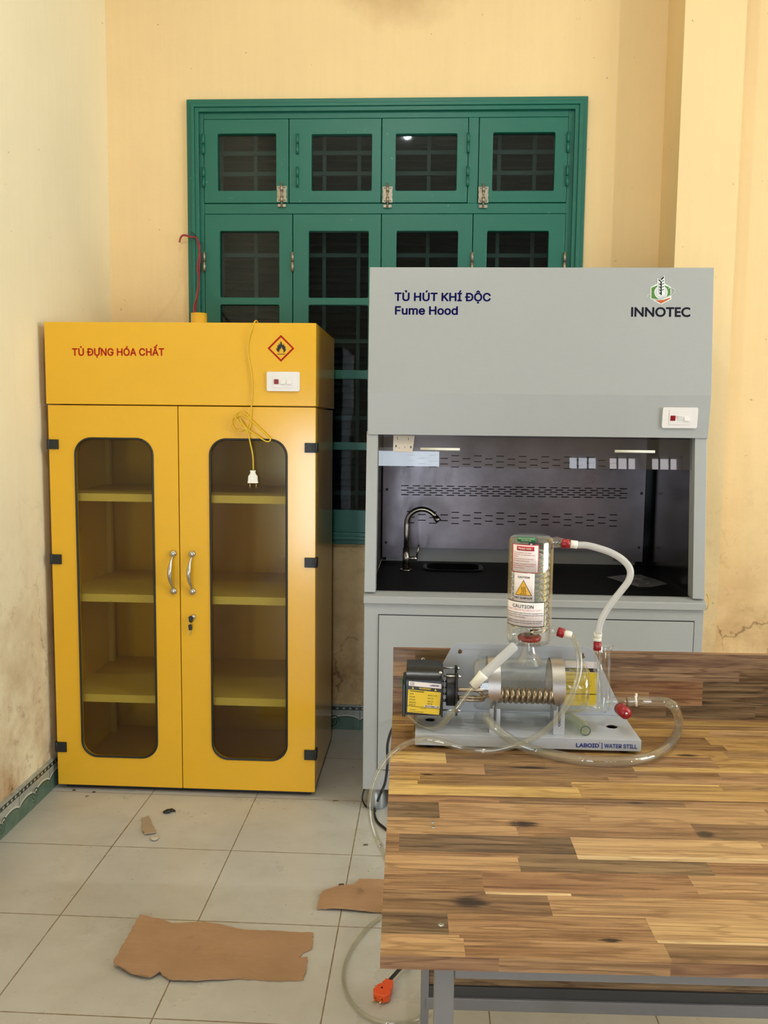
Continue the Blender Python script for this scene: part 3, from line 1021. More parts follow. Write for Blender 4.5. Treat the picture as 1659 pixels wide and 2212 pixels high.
# bow handles
for (hx, o) in ((at(375, 1238, y=CFY).x, DOOR[0][0]), (at(416, 1238, y=CFY).x, DOOR[1][0])):
    za, zb = .792, .934
    hb = MB()
    for zz in (za, zb):
        hb.lathe([(.0, -.012), (.009, -.0115), (.0125, -.008), (.0125, 0)], (hx, CFY, zz), (0, 1, 0), 20)
    pts, rad = [], []
    for k in range(17):
        t = k / 16
        pts.append((hx - .006 * math.sin(PI * t), CFY - .008 - .024 * math.sin(PI * t), za + .008 + (zb - za - .016) * t))
        rad.append(.0032 + .0052 * math.sin(PI * t) ** 1.3)
    hb.tube(pts, rad, 12)
    hb.build('handle', M_chrome, o)
lk = at(418, 1332, y=CFY)
MB().lathe([(.0, -.010), (.0075, -.010), (.0095, -.007), (.0095, 0)], lk, (0, 1, 0), 20).build('lock', M_chrome, DOOR[1][0])
for (z0, z1) in ((1.123, 1.152), (.737, .767), (.343, .373)):
    s = MB().box(CX0 + .025, CX1 - .025, CFY + .037, CBY - .013, z1 - .003, z1).box(CX0 + .025, CX1 - .025, CFY + .035, CFY + .037, z0, z1)
    s.build('shelf', M_yellow_in, cab)
for x in (CX0 + .024, CX1 - .044):
    for yy in (CFY + .10, CBY - .1):
        MB().box(x, x + .02, yy, yy + .025, .052, cab_split - .01).build('shelf_upright', M_yellow_in, cab)
vx0, vx1 = at(413, 690, y=3.5).x, at(447, 690, y=3.5).x
vz = at(430, 677, y=3.5).z
MB().lathe([((vx1 - vx0) / 2, 0), ((vx1 - vx0) / 2, vz - cab_top), ((vx1 - vx0) / 2 - .004, vz - cab_top), ((vx1 - vx0) / 2 - .004, .001)],
           ((vx0 + vx1) / 2, 3.5, cab_top), (0, 0, 1), 32).build('vent_collar', M_yellow, cab)
text_px('TỦ ĐỰNG HÓA CHẤT', 'lettering', header, M_red_text, PC, 156, 768, 355, 16.5, .022)
# flammable sign
cxs, cys, hs = 607, 752.5, 29
poly_px([(cxs - hs, cys - .3), (cxs, cys + hs), (cxs + hs, cys + .3), (cxs, cys - hs)], 'warning_diamond', header, M_red_text, PC,
        holes=[[(cxs - hs + 5, cys), (cxs, cys + hs - 5), (cxs + hs - 5, cys), (cxs, cys - hs + 5)]])
Z = lambda pts: [(560 + a * 100 / 1659, 710 + b * 100 / 1659) for a, b in pts]
flame = Z([(730, 862), (660, 822), (622, 762), (605, 690), (652, 715), (648, 585), (690, 625), (705, 510), (742, 590), (775, 430), (805, 500), (838, 600),
           (882, 540), (900, 640), (942, 615), (938, 735), (965, 730), (938, 800), (895, 848), (848, 862), (885, 800), (862, 795), (868, 740), (832, 745),
           (800, 645), (760, 745), (722, 730), (738, 800), (695, 790)])
poly_px(flame, 'flame_symbol', header, M_black_ink, PC)
poly_px(Z([(645, 900), (935, 902), (935, 926), (645, 924)]), 'flame_bar', header, M_black_ink, PC)


def switch_plate(parent, pl, x0, y0, x1, y1, up_second):
    """white plate with a red lamp and two rockers, in the plane pl (pixel corners)"""
    o = pl.hit(x0, y1); wv = (pl.hit(x1, y1) - o).dot(pl.r); hv = (pl.hit(x0, y0) - o).dot(pl.u)

    def block(u0, u1, v0, v1, d0, d1, r, name, m, par, bev=.0008):
        return MB().prism(rrect(u0 * wv, u1 * wv, v0 * hv, v1 * hv, r, 3), [], o + pl.n * d0, pl.r, pl.u, pl.n * (d1 - d0)).build(name, m, par, bevel=bev)
    pt = block(0, 1, 0, 1, 0, .009, .006, 'switch_plate', M_white_plastic, parent, .003)
    block(.19, .80, .17, .87, .009, .0105, .003, 'switch_insert', M_white_plastic, pt)
    block(.225, .365, .36, .61, .0105, .0115, .001, 'indicator_light', M_red_lens, pt)
    for i, u in enumerate((.42, .615)):
        a, b = u * wv, (u + .145) * wv
        c, d = .36 * hv, .61 * hv
        hi, lo = (.0165, .0105)
        f0, f1 = (hi, lo) if not (up_second and i == 0) else (lo, hi)
        v = []
        for uu in (a, b):
            for vv, dd in ((c, .0105), (c, f0), (d, f1), (d, .0105)):
                v.append(o + pl.r * uu + pl.u * vv + pl.n * dd)
        MB().add(v, [(0, 1, 2, 3), (7, 6, 5, 4), (0, 4, 5, 1), (1, 5, 6, 2), (2, 6, 7, 3), (3, 7, 4, 0)]).build('rocker', M_white_plastic, pt, bevel=.0012)
    return pt


switch_plate(header, PC, 577, 803, 648, 845, False)

# key in the lock
ky = thing('key', 'black-headed key hanging from the lock of the yellow cabinet', 'key', tuple(lk))
kb = MB().cyl(lk + Vector((0, -.009, 0)), lk + Vector((0, -.013, 0)), .002, None, 8)
kb.prism(rrect(-.0105, .0045, -.019, .006, .006, 4), [], lk + Vector((-.004, -.013, 0)), (1, 0, .1), (-.1, 0, 1), (0, -.004, 0))
kb.build('key_head', M_black_gloss, ky)
k2 = lk + Vector((-.009, -.012, -.038))
MB().prism(rrect(-.0065, .0065, -.011, .011, .004, 4), [], k2, (1, 0, .12), (-.12, 0, 1), (0, -.004, 0)).build('spare_key_head', M_black_gloss, ky)
MB().obox(k2 + Vector((-.0005, -.002, -.020)), .0014, .0008, .012, Matrix.Rotation(math.radians(12), 3, 'Y')).tube(
    spline([lk + Vector((-.007, -.015, -.018)), lk + Vector((-.010, -.017, -.024)), k2 + Vector((.001, -.002, .010))], 5), .001, 6).build('key_blade', M_chrome, ky)

# yellow power cord with white plug
pc = thing('mains_cable', 'thin yellow mains cable with white plug dangling over the yellow cabinet', 'power cord', tuple(at(545, 1030, y=CFY - .03)))
top = cab_top
pts = [at(566, 697, y=3.42), Vector((at(560, 697, y=3.32).x, 3.32, top + .006)), Vector((at(553, 694, y=3.24).x, 3.235, top + .010))]
yy = CFY - .012
for a, b, d in ((545, 707, 0), (537, 735, 0), (535, 755, .002), (538, 780, .002), (543, 810, .002), (545, 840, .002), (543, 875, .001), (541, 905, -.004), (539, 918, -.006),
                (532, 927, -.004), (520, 931, -.002), (508, 928, -.001), (501, 917, -.001), (503, 905, -.002), (511, 900, -.004), (522, 898, -.008),
                (540, 907, -.010), (560, 925, -.008), (580, 944, -.005), (584, 951, -.004), (576, 954, -.005), (562, 946, -.008), (540, 932, -.012),
                (522, 917, -.012), (510, 905, -.009), (508, 897, -.006), (518, 889, -.004), (530, 893, -.004), (539, 905, -.007), (541, 916, -.010),
                (537, 927, -.012), (530, 924, -.012), (522, 912, -.012), (518, 906, -.011), (524, 916, -.013), (531, 928, -.013), (536, 938, -.008),
                (541, 960, -.004), (546, 985, -.003), (547, 1015, -.003)):
    pts.append(at(a, b, y=yy + d))
pts[0] = Vector((pts[0].x, pts[0].y, top + .003))
MB().tube(spline(pts, 6), .0026, 8).build('cable', M_cord, pc)
pp = Plane((0, yy - .003, 0), (1, 0, 0), (0, 0, 1))
c0 = at(546.5, 1016, y=yy - .003)
ob = [(-.0105, 0), (.0105, 0), (.0085, -.008), (.0105, -.014), (.0165, -.021), (.0175, -.040), (.019, -.042), (.019, -.047), (-.019, -.047), (-.019, -.042), (-.0175, -.040), (-.0165, -.021), (-.0105, -.014), (-.0085, -.008)]
pg = MB().prism(ob, [], c0 + Vector((0, -.009, 0)), (1, 0, 0), (0, 0, 1), (0, .016, 0)).build('plug', M_white_soft, pc, bevel=.002)
MB().cyl(c0 + Vector((-.0115, -.001, -.046)), c0 + Vector((-.0115, -.001, -.065)), .0018, None, 8).cyl(c0 + Vector((.0115, -.001, -.046)), c0 + Vector((.0115, -.001, -.065)), .0018, None, 8).build('prong', M_brass, pg)
MB().cyl(c0 + Vector((-.001, -.0102, -.029)), c0 + Vector((-.001, -.0085, -.029)), .0028, None, 10).build('plug_screw', M_screw, pg)

# red string tied at the window
rs = [at(a, b, y=d) for a, b, d in ((388, 523, 3.93), (391, 512, 3.935), (398, 508, 3.94), (412, 512, 3.94), (424, 514, 3.94), (429, 530, 3.93), (432, 552, 3.92), (430, 580, 3.91), (429, 610, 3.88),
                                    (425, 640, 3.80), (423, 660, 3.68), (422, 676, 3.55), (424, 684, 3.50), (427, 692, 3.49))]
rc = MB().tube(spline(rs, 6), .0042, 7)
rs2 = [p + Vector((.006 * math.sin(i * 1.7), -.007, .002)) for i, p in enumerate(rs[4:12])]
rc.tube(spline(rs2, 6), .0032, 6)
tag(rc.build('red_string', M_red_cord, loc=tuple(rs[5])), 'red plastic string hanging from the green window into the cabinet vent', 'string')
tag(MB().tube(spline([at(413, 501, y=3.945), at(418, 505, y=3.935), at(423, 512, y=3.94), at(428, 516, y=3.942)], 5), .0022, 6).build('black_twine', M_black, loc=tuple(at(418, 505, y=3.95))),
    'short black twine end above the red string', 'string')

# ------------------------------------------------------------------ fume hood
HX0, HX1 = -.230, .972
hood = thing('fume_hood', 'grey fume hood with navy lettering and dark steel work chamber', 'fume hood', (.371, 3.5, 0))
base_y = 3.105
MB().box(HX0, HX1, base_y + .002, 3.86, .088, .786).build('base_cabinet', M_grey, hood, bevel=.002)
dx0, dx1, dz0, dz1 = rect(817, 1336, 1491, 1672, base_y)
mid = (dx0 + dx1) / 2
for a, b in ((dx0, mid - .001), (mid + .001, dx1)):
    MB().box(a - .0025, b + .0025, base_y - .0005, base_y + .004, dz0 - .003, dz1 + .003).build('door_gap', M_black, hood)
    d = MB().box(a, b, base_y - .003, base_y + .006, dz0, dz1).build('base_door', M_grey, hood, bevel=.001)
for x in (HX0 + .05, HX1 - .05):
    for yy in (base_y + .06, 3.78):
        ft = MB().lathe([(.030, 0), (.035, .003), (.035, .050), (.032, .056), (.032, .070), (.036, .073), (.036, .088)], (x, yy, 0), (0, 0, 1), 28, True, True)
        ft.build('foot', mat('cast_zinc_foot', srgb(150, 152, 152), .35, .6), hood, auto=35)
# sill
MB().prism([(3.092, .786), (3.092, .808), (3.096, .812), (3.130, .822), (3.150, .822), (3.150, .786)], [], (HX0 - .001, 0, 0), (0, 1, 0), (0, 0, 1), (HX1 - HX0 + .004, 0, 0)).build('sill', M_grey, hood, bevel=.001)
wt = MB().prism([(HX0 + .02, 3.1505), (HX1 - .02, 3.1505), (HX1 - .02, 3.868), (HX0 + .02, 3.868)],
                [rrect(-.010, .215, 3.615, 3.775, .045, 6)], (0, 0, .786), (1, 0, 0), (0, 1, 0), (0, 0, .034)).build('worktop', M_worktop, hood)
sk = MB()
skl = rrect(-.010, .215, 3.615, 3.775, .045, 6)
sk.rings([[(p[0], p[1], .8225) for p in rrect(-.024, .229, 3.598, 3.792, .055, 6)], [(p[0], p[1], .827) for p in rrect(-.018, .223, 3.606, 3.784, .05, 6)], [(p[0], p[1], .826) for p in rrect(-.009, .214, 3.616, 3.774, .044, 6)],
          [(p[0], p[1], .74) for p in rrect(0, .205, 3.625, 3.765, .04, 6)]], False, True)
sk.build('sink', mat('black_polypropylene', srgb(14, 14, 15), .3), hood)
# slanted posts
for a, b in ((HX0, -.190), (.931, HX1)):
    MB().prism([(3.107, .8225), (3.168, 1.40), (3.228, 1.40), (3.167, .8225)], [], (a, 0, 0), (0, 1, 0), (0, 0, 1), (b - a, 0, 0)).build('post', M_grey, hood, bevel=.003)
side_l = MB().box(HX0 + .002, HX0 + .018, 3.20, 3.88, .8215, 1.40).build('side_wall', M_baffle, hood)
MB().box(HX1 - .024, HX1 - .004, 3.20, 3.88, .8215, 1.40).build('side_wall', M_hood_side, hood)
MB().box(HX0 + .002, HX1 - .004, 3.870, 3.885, .8215, 1.97).build('rear_wall', M_hood_side, hood)
MB().box(-.19, .90, 3.862, 3.869, .8205, .90).build('rear_kick', M_grey, hood)
bx0, bx1 = -.205, .9225
by = 3.82
BAF_OUT = ([(bx0, .842), (-.085, .842), (-.078, .886), (.80, .886), (.81, .842), (bx1, .842), (bx1, 1.46), (bx0, 1.46)])
SLOTS = []


def slot(px, py):
    p = at(px, py, y=by)
    SLOTS.append((p.x, p.z))


def zx(zx_, zy_):  # crop coordinates to photograph pixels
    return 780 + zx_ * .22905, 930 + zy_ * .22905


# three bands of slots, each of five staggered rows: (lowest and highest row px, first and last slot px, slots in a long row)
bq = MB()
zcur = .886


def strip(z0, z1, cuts):
    x = bx0
    for a, b in cuts:
        bq.add([(x, by, z0), (a, by, z0), (a, by, z1), (x, by, z1)], [(0, 1, 2, 3)]); x = b
    bq.add([(x, by, z0), (bx1, by, z0), (bx1, by, z1), (x, by, z1)], [(0, 1, 2, 3)])


strip(.842, .886, [(-.085, .80)])
SH, SL = .0019, .0165
for (pa, pb, n_) in (((887, 1130), (1324, 1136), 10), ((874.5, 1067), (1346, 1077), 20), ((887, 1007), (1324, 1014), 10)):
    xa, xb = at(*pa, y=by).x, at(*pb, y=by).x
    zlo = (at(*pa, y=by).z + at(*pb, y=by).z) / 2
    dz = (.0123 if n_ == 10 else .0098)
    pitch = (xb - xa) / (n_ - 1)
    for r_ in range(5):
        zc = zlo + dz * r_
        strip(zcur, zc - SH, [])
        xs_ = [xa + pitch * k + (pitch / 2 if r_ % 2 else 0) for k in range(n_ - (r_ % 2))]
        strip(zc - SH, zc + SH, [(x - SL, x + SL) for x in xs_])
        zcur = zc + SH
strip(zcur, 1.46, [])
baf = bq.build('baffle', M_baffle, hood, fix=False)
md = baf.modifiers.new('thickness', 'SOLIDIFY'); md.thickness = .0015; md.offset = -1
for px, py in ((836, 1057), (834, 1172), (1386, 1066), (1380, 1183)):
    p = at(px, py, y=by)
    MB().sphere((p.x, by, p.z), .006, 8).build('rivet', M_grey_dark, baf)
for z_ in (1.14, .90):
    MB().sphere((HX0 + .018, 3.70, z_), .006, 8).build('rivet', M_grey_dark, side_l)
# upper casing
UX0, UX1 = -.226, .974
casing = MB()
sec = [(3.160, 1.387), (3.145, 1.535), (3.185, 1.978), (3.90, 1.978), (3.90, 1.40), (3.886, 1.40), (3.886, 1.955), (3.205, 1.955), (3.166, 1.535), (3.180, 1.405), (3.184, 1.387)]
casing.prism(sec, [], (UX0, 0, 0), (0, 1, 0), (0, 0, 1), (UX1 - UX0, 0, 0))
for xa in (UX0, UX1 - .006):
    casing.prism([(3.161, 1.387), (3.146, 1.535), (3.186, 1.977), (3.899, 1.977), (3.899, 1.387)], [], (xa, 0, 0), (0, 1, 0), (0, 0, 1), (.006, 0, 0))
casing = casing.build('upper_casing', M_grey, hood, bevel=.0012)
MB().box(UX0 + .01, UX1 - .01, 3.24, 3.868, 1.462, 1.47).build('chamber_roof', M_hood_side, hood)
PU = Plane((0, 3.145, 1.535), (1, 0, 0), (0, .040, .443))
PL = Plane((0, 3.160, 1.387), (1, 0, 0), (0, -.015, .148))
text_px('TỦ HÚT KHÍ ĐỘC', 'lettering', casing, M_blue_text, PU, 852, 649.5, 1060, 18.5, .024, 650.5)
text_px('Fume Hood', 'lettering', casing, M_blue_text, PU, 853, 679, 989, 18.5, .024, 679.5)
text_px('INNOTEC', 'lettering', casing, M_dark_text, PU, 1363, 683.5, 1491, 21, .030, 684, face='builtin')
Zl = lambda pts: [(1360 + a * 160 / 1659, 580 + b * 160 / 1659) for a, b in pts]


def ell(cx, cy, rx, ry, ang, n=40, a0=0, a1=360):
    out = []
    for k in range(n + (0 if a1 - a0 == 360 else 1)):
        t = math.radians(a0 + (a1 - a0) * k / n)
        x, y = rx * math.cos(t), ry * math.sin(t)
        out.append((cx + x * math.cos(ang) - y * math.sin(ang), cy + x * math.sin(ang) + y * math.cos(ang)))
    return out


hexo = [(470, 420), (640, 325), (770, 325), (930, 420), (935, 690), (705, 805), (470, 690)]
poly_px(Zl(hexo), 'logo_backing', casing, M_logo_white, PU, .0003, .0002)
poly_px(Zl([(488, 432), (705, 345), (915, 432), (912, 600), (820, 655), (640, 692), (488, 668)]), 'logo_hexagon', casing, M_logo_green, PU, .0006, .0002)
poly_px(Zl([(575, 715), (760, 700), (915, 655), (905, 680), (705, 788)]), 'logo_base', casing, M_logo_orange, PU, .0006, .0002)
poly_px(Zl(ell(703, 535, 150, 150, 0, 32)), 'logo_disc_rim', casing, M_logo_white, PU, .0009, .0002)
poly_px(Zl(ell(703, 535, 134, 134, 0, 32)), 'logo_disc', casing, mat('logo_pale', srgb(200, 202, 206), .5), PU, .0012, .0002)
ro, rin = ell(700, 570, 325, 118, -.26, 60, -50, 215), ell(700, 570, 290, 96, -.26, 60, -50, 215)
poly_px(Zl(ro + rin[::-1]), 'logo_orbit_rim', casing, M_logo_white, PU, .0012, .0002)
ro, rin = ell(700, 570, 312, 109, -.26, 60, -48, 213), ell(700, 570, 298, 101, -.26, 60, -48, 213)
poly_px(Zl(ro + rin[::-1]), 'logo_orbit', casing, mat('logo_dark_green', srgb(60, 96, 70), .5), PU, .0015, .0002)
poly_px(Zl([(620, 215), (705, 265), (780, 150), (788, 600), (705, 620), (620, 600)]), 'logo_ear_backing', casing, M_logo_white, PU, .0015, .0002)
ear = [[(690, 290), (718, 290), (718, 600), (690, 600)], [(642, 235), (700, 285), (700, 318), (642, 268)], [(706, 235), (765, 180), (765, 215), (706, 272)]]
for k in range(4):
    y = 330 + 66 * k
    ear.append([(645, y - 10), (700, y + 36), (700, y + 16), (645, y - 30)] if False else [(640, y), (645, y - 12), (700, y + 28), (700, y + 44)])
    ear.append([(645, y + 48), (645, y + 36), (700, y + 28), (700, y + 44)] if k == 3 else [(640, y + 40), (640, y + 28), (700, y + 30), (700, y + 40)])
    ear.append([(765, y - 70), (765, y - 50), (724, y - 30), (724, y - 48)])
em = MB()
for q in ear:
    P = [PU.hit(*p) + PU.n * .0019 for p in Zl(q)]
    em.add(P, [(0, 1, 2, 3)])
em.build('logo_ear', M_dark_text, casing)
switch_plate(casing, PL, 1428, 879.5, 1504, 924, True)

# hanging glass sash in the slanted plane of the posts
PS = Plane((0, 3.112, .812), (1, 0, 0), (0, .0605, .588))
g0, g1 = PS.hit(819, 1007), PS.hit(1500, 1013)
sx0, sx1 = -.189, .930
vA = (at(1160, 1009.5, y=3.152) - PS.p).dot(PS.u)
sash_o = MB().prism([(sx0, vA), (sx1, vA), (sx1, vA + .16), (sx0, vA + .16)], [], PS.p + PS.n * -.028 + Vector((0, 0, 0)), (1, 0, 0), PS.u, PS.n * -.005).build('glass_sash', M_sash, hood)
PG = Plane(PS.p + PS.n * -.028, (1, 0, 0), PS.u)
for x0, x1, yb in ((908, 993, 971), (1326, 1412, 976)):
    A, B = PG.hit(x0, yb - .5), PG.hit(x1, yb + .5)
    up_ = PG.n * .016
    hm = MB().tube([A + up_, B + up_], .0052, 12)
    for q in (A.lerp(B, .08), A.lerp(B, .92)):
        hm.cyl(q, q + up_, .004, None, 10)
    hm.build('sash_handle', M_white_soft, sash_o)
lb = [(850, 940), (896, 941), (891, 977), (849, 975)]
tagp = poly_px(lb, 'sash_label', sash_o, M_paper_cream, PG, .0008, .0003)
for i, (a, b, c) in enumerate(((854, 966, 9), (862, 969, 5), (874, 968, 8), (886, 968, 9), (858, 950, 14), (882, 951, 12))):
    poly_px([(a, b), (a + 3 if i in (0, 3) else a + 1, b), (a + (3 if i in (0, 3) else 1), b - c * .5), (a, b - c * .5)], 'label_print', tagp, M_grey_dark, PG, .0012, .0001)
# tap
fy = 3.612
fb = at(877, 1232, z=.82)
tp = MB().cyl((fb.x, fy, .8205), (fb.x, fy, .826), .026, None, 20).cyl((fb.x, fy, .826), (fb.x, fy, .915), .0145, None, 20)
arc = [(fb.x, fy, .915), (fb.x, fy, .97), (fb.x, fy, 1.012)]
cxr, rr = fb.x + .064, .064
for k in range(13):
    a = PI - k * math.radians(150) / 12
    arc.append((cxr + rr * math.cos(a), fy - .02 * k / 12, 1.014 + rr * math.sin(a)))
tp.tube(arc, .0105, 14)
e = Vector(arc[-1]); d = (e - Vector(arc[-2])).normalized()
tp.cyl(e, e + d * .022, .0125, None, 14)
tp.cyl((fb.x, fy, .87), (fb.x + .045, fy - .01, .872), .009, None, 12).cyl((fb.x + .042, fy - .01, .87), (fb.x + .052, fy - .012, .93), .004, None, 8)
tp.build('tap', mat('satin_nickel_tap', srgb(150, 142, 132), .25, 1.0), hood)

# crumpled clear bag on the worktop
pq = [at(a, b, z=.822) for a, b in ((1310, 1247), (1345, 1243), (1384, 1243), (1415, 1252), (1443, 1262), (1410, 1267), (1380, 1269), (1345, 1258))]
cen = sum(pq, Vector()) / len(pq)
pm = MB()
vs = [cen + Vector((0, 0, .006))]
random.seed(3)
for ring in (.45, .75, 1.0):
    for p in pq:
        q = cen.lerp(p, ring)
        vs.append(Vector((q.x, q.y, .8215 + (random.random() * .010 if ring < 1 else random.random() * .003))))
n8 = len(pq)
fs = [(0, 1 + k, 1 + (k + 1) % n8) for k in range(n8)]
for r_ in range(2):
    for k in range(n8):
        a, b = 1 + r_ * n8 + k, 1 + r_ * n8 + (k + 1) % n8
        fs.append((a, a + n8, b + n8, b))
pm.add(vs, fs)
po = pm.build('plastic_sleeve', clear('crumpled_clear_film', (.8, .8, .8, 1), 1.5, .2, .28, srgb(190, 188, 184)), loc=(cen.x, cen.y, .8215))
po.modifiers.new('thickness', 'SOLIDIFY').thickness = .0006
tag(po, 'crumpled clear plastic sleeve on the black worktop of the fume hood', 'plastic sleeve')

# ------------------------------------------------------------------ work bench
TZ = .77
O = at(821, 2063, z=TZ)
E_ = at(848, 1540, z=TZ)
TROT = math.atan2(-(E_ - O).x, (E_ - O).y)
bench = thing('work_bench', 'wooden work bench of mixed brown staves on grey steel legs', 'work bench', (O.x, O.y, 0), None, TROT)
TD = (Vector((E_.x, E_.y, 0)) - Vector((O.x, O.y, 0))).length
TW = 1.26
ex, ey = Vector((math.cos(TROT), math.sin(TROT), 0)), Vector((-math.sin(TROT), math.cos(TROT), 0))


def tl(px, py, z=TZ):
    p = at(px, py, z=z) - Vector((O.x, O.y, 0))
    return p.dot(ex), p.dot(ey)


ZF = lambda a, b: (780 + a * 879 / 1659, 1380 + b * 832 / 1570)
KNOTS = []
for a, b, rx, ry in ((445, 1075, .034, .018), (665, 755, .030, .016), (1405, 797, .018, .016), (1120, 670, .020, .006), (1020, 1230, .016, .006), (690, 525, .05, .008), (270, 553, .016, .005), (1330, 475, .03, .008)):
    x, y = tl(*ZF(a, b))
    KNOTS.append((x, y, rx, ry))
M_wood = wood_mat()
S = {'lt': srgb(184, 142, 98), 'pale': srgb(206, 166, 116), 'wht': srgb(236, 206, 156), 'mid': srgb(152, 110, 74), 'red': srgb(142, 96, 64), 'brn': srgb(118, 82, 56), 'grn': srgb(112, 86, 60),
     'dk': srgb(86, 60, 44), 'vdk': srgb(54, 36, 28), 'yel': srgb(184, 142, 78), 'ypl': srgb(222, 182, 106), 'ybr': srgb(138, 100, 58), 'pur': srgb(104, 76, 68), 'rd2': srgb(126, 80, 58)}


class Staves:
    """a board surface cut into glued staves, each with a colour and a grain offset"""
    def __init__(self):
        self.q = []      # quads (4 points), colour, shift

    def quad(self, p, col):
        self.q.append((p, col, (random.random() * 9, random.random() * 9, random.random() * 9)))

    def build(self, name, parent, bevel=0):
        vs, fs = [], []
        for p, c, s in self.q:
            b = len(vs); vs += p; fs.append((b, b + 1, b + 2, b + 3))
        me = bpy.data.meshes.new(name); me.from_pydata([tuple(v) for v in vs], [], fs)
        ca = me.color_attributes.new('stave', 'FLOAT_COLOR', 'CORNER')
        sa = me.attributes.new('shift', 'FLOAT_VECTOR', 'FACE')
        for i, (p, c, s) in enumerate(self.q):
            for k in range(4):
                ca.data[i * 4 + k].color = c
            sa.data[i].vector = s
        me.materials.append(M_wood)
        o = bpy.data.objects.new(name, me); C.objects.link(o); o.parent = parent
        return o


def board(name, y0, y1, rows_, thick, zt=TZ):
    """rows_: list of (y start, [(x end, colour), ...]) from the front edge to the back"""
    st = Staves()
    ys = [r[0] for r in rows_] + [y1]
    zb = zt - thick
    random.seed(int(y0 * 100) + 5)
    for i, (ya, segs) in enumerate(rows_):
        yb = ys[i + 1]
        x = 0.0
        for xe, col in segs:
            xe = min(xe, TW)
            st.quad([(x, ya, zt), (xe, ya, zt), (xe, yb, zt), (x, yb, zt)], S[col]); x = xe
        last = segs[-1][1]
        while x < TW - 1e-4:
            xe = min(TW, x + random.uniform(.3, .6))
            st.quad([(x, ya, zt), (xe, ya, zt), (xe, yb, zt), (x, yb, zt)], S[random.choice(['lt', 'mid', 'brn', 'red', 'yel'])]); x = xe
        c0, c1 = S[segs[0][1]], S['mid']
        st.quad([(0, yb, zb), (0, ya, zb), (0, ya, zt), (0, yb, zt)], c0)
        st.quad([(TW, ya, zb), (TW, yb, zb), (TW, yb, zt), (TW, ya, zt)], c1)
    x = 0.0
    for xe, col in ((.148, 'rd2'), (.36, 'mid'), (.75, 'rd2'), (TW, 'mid')):
        st.quad([(x, y0, zb), (xe, y0, zb), (xe, y0, zt), (x, y0, zt)], S[col])
        st.quad([(xe, y1, zb), (x, y1, zb), (x, y1, zt), (xe, y1, zt)], S[col]); x = xe
    st.quad([(0, y0, zb), (0, y1, zb), (TW, y1, zb), (TW, y0, zb)], S['brn'])
    return st.build(name, bench)


ylen = lambda zy: tl(*ZF(100, zy))[1]
xof = lambda zx_, zy: tl(*ZF(zx_, zy))[0]
SEAM = ylen(634)
fr_rows = [
    (0.0, 1248, [(420, 'lt'), (1235, 'mid'), (1700, 'brn')]),
    (1212, 1206, [(400, 'lt'), (1195, 'mid'), (1700, 'wht')]),
    (1200, 1160, [(355, 'dk'), (1170, 'mid'), (1700, 'pale')]),
    (1112, 1070, [(765, 'brn'), (1700, 'lt')]),
    (1030, 1025, [(505, 'brn'), (850, 'wht'), (1060, 'brn'), (1700, 'mid')]),
    (1020, 980, [(495, 'mid'), (1340, 'red'), (1700, 'lt')]),
    (935, 900, [(640, 'lt'), (1400, 'grn'), (1700, 'red')]),
    (880, 872, [(640, 'mid'), (875, 'grn'), (1650, 'wht'), (1750, 'red')]),
    (862, 830, [(155, 'mid'), (860, 'dk'), (1620, 'pale'), (1750, 'lt')]),
    (792, 760, [(630, 'lt'), (1345, 'mid'), (1800, 'brn')]),
    (726, 695, [(318, 'dk'), (915, 'lt'), (1640, 'lt'), (1800, 'mid')]),
    (662, 650, [(560, 'red'), (1300, 'brn'), (1800, 'mid')]),
]
board('front_board', 0.0, SEAM - .0025, [(0.0 if a == 0 else ylen(a), [(xof(x, b), c) for x, c in segs]) for a, b, segs in fr_rows], .018)
re_rows = [
    (None, 612, [(885, 'ypl'), (1700, 'yel')]),
    (590, 580, [(230, 'ypl'), (850, 'ybr'), (1445, 'yel'), (1800, 'ybr')]),
    (574, 571, [(850, 'ybr'), (1435, 'ypl'), (1800, 'ybr')]),
    (568, 556, [(240, 'yel'), (1000, 'ybr'), (1800, 'lt')]),
    (545, 522, [(500, 'lt'), (1100, 'brn'), (1430, 'ybr'), (1800, 'mid')]),
    (518, 514, [(500, 'mid'), (1100, 'brn'), (1800, 'ypl')]),
    (502, 480, [(345, 'ypl'), (740, 'ybr'), (1420, 'mid'), (1800, 'yel')]),
    (458, 445, [(430, 'ybr'), (900, 'mid'), (1460, 'yel'), (1800, 'ybr')]),
    (432, 420, [(300, 'mid'), (880, 'yel'), (1460, 'ybr'), (1800, 'yel')]),
    (405, 393, [(210, 'ybr'), (900, 'lt'), (1390, 'ybr'), (1800, 'yel')]),
    (376, 363, [(215, 'yel'), (800, 'ybr'), (1400, 'yel'), (1800, 'lt')]),
    (350, 347, [(215, 'ypl'), (1000, 'ybr'), (1800, 'ypl')]),
    (346, 340, [(180, 'ybr'), (700, 'mid'), (1800, 'ybr')]),
    (330, 322, [(215, 'yel'), (950, 'brn'), (1800, 'yel')]),
    (312, 305, [(330, 'ybr'), (1100, 'yel'), (1800, 'mid')]),
]
board('rear_board', SEAM + .0005, TD, [(SEAM + .0005 if a is None else ylen(a), [(xof(x, b), c) for x, c in segs]) for a, b, segs in re_rows], .018)
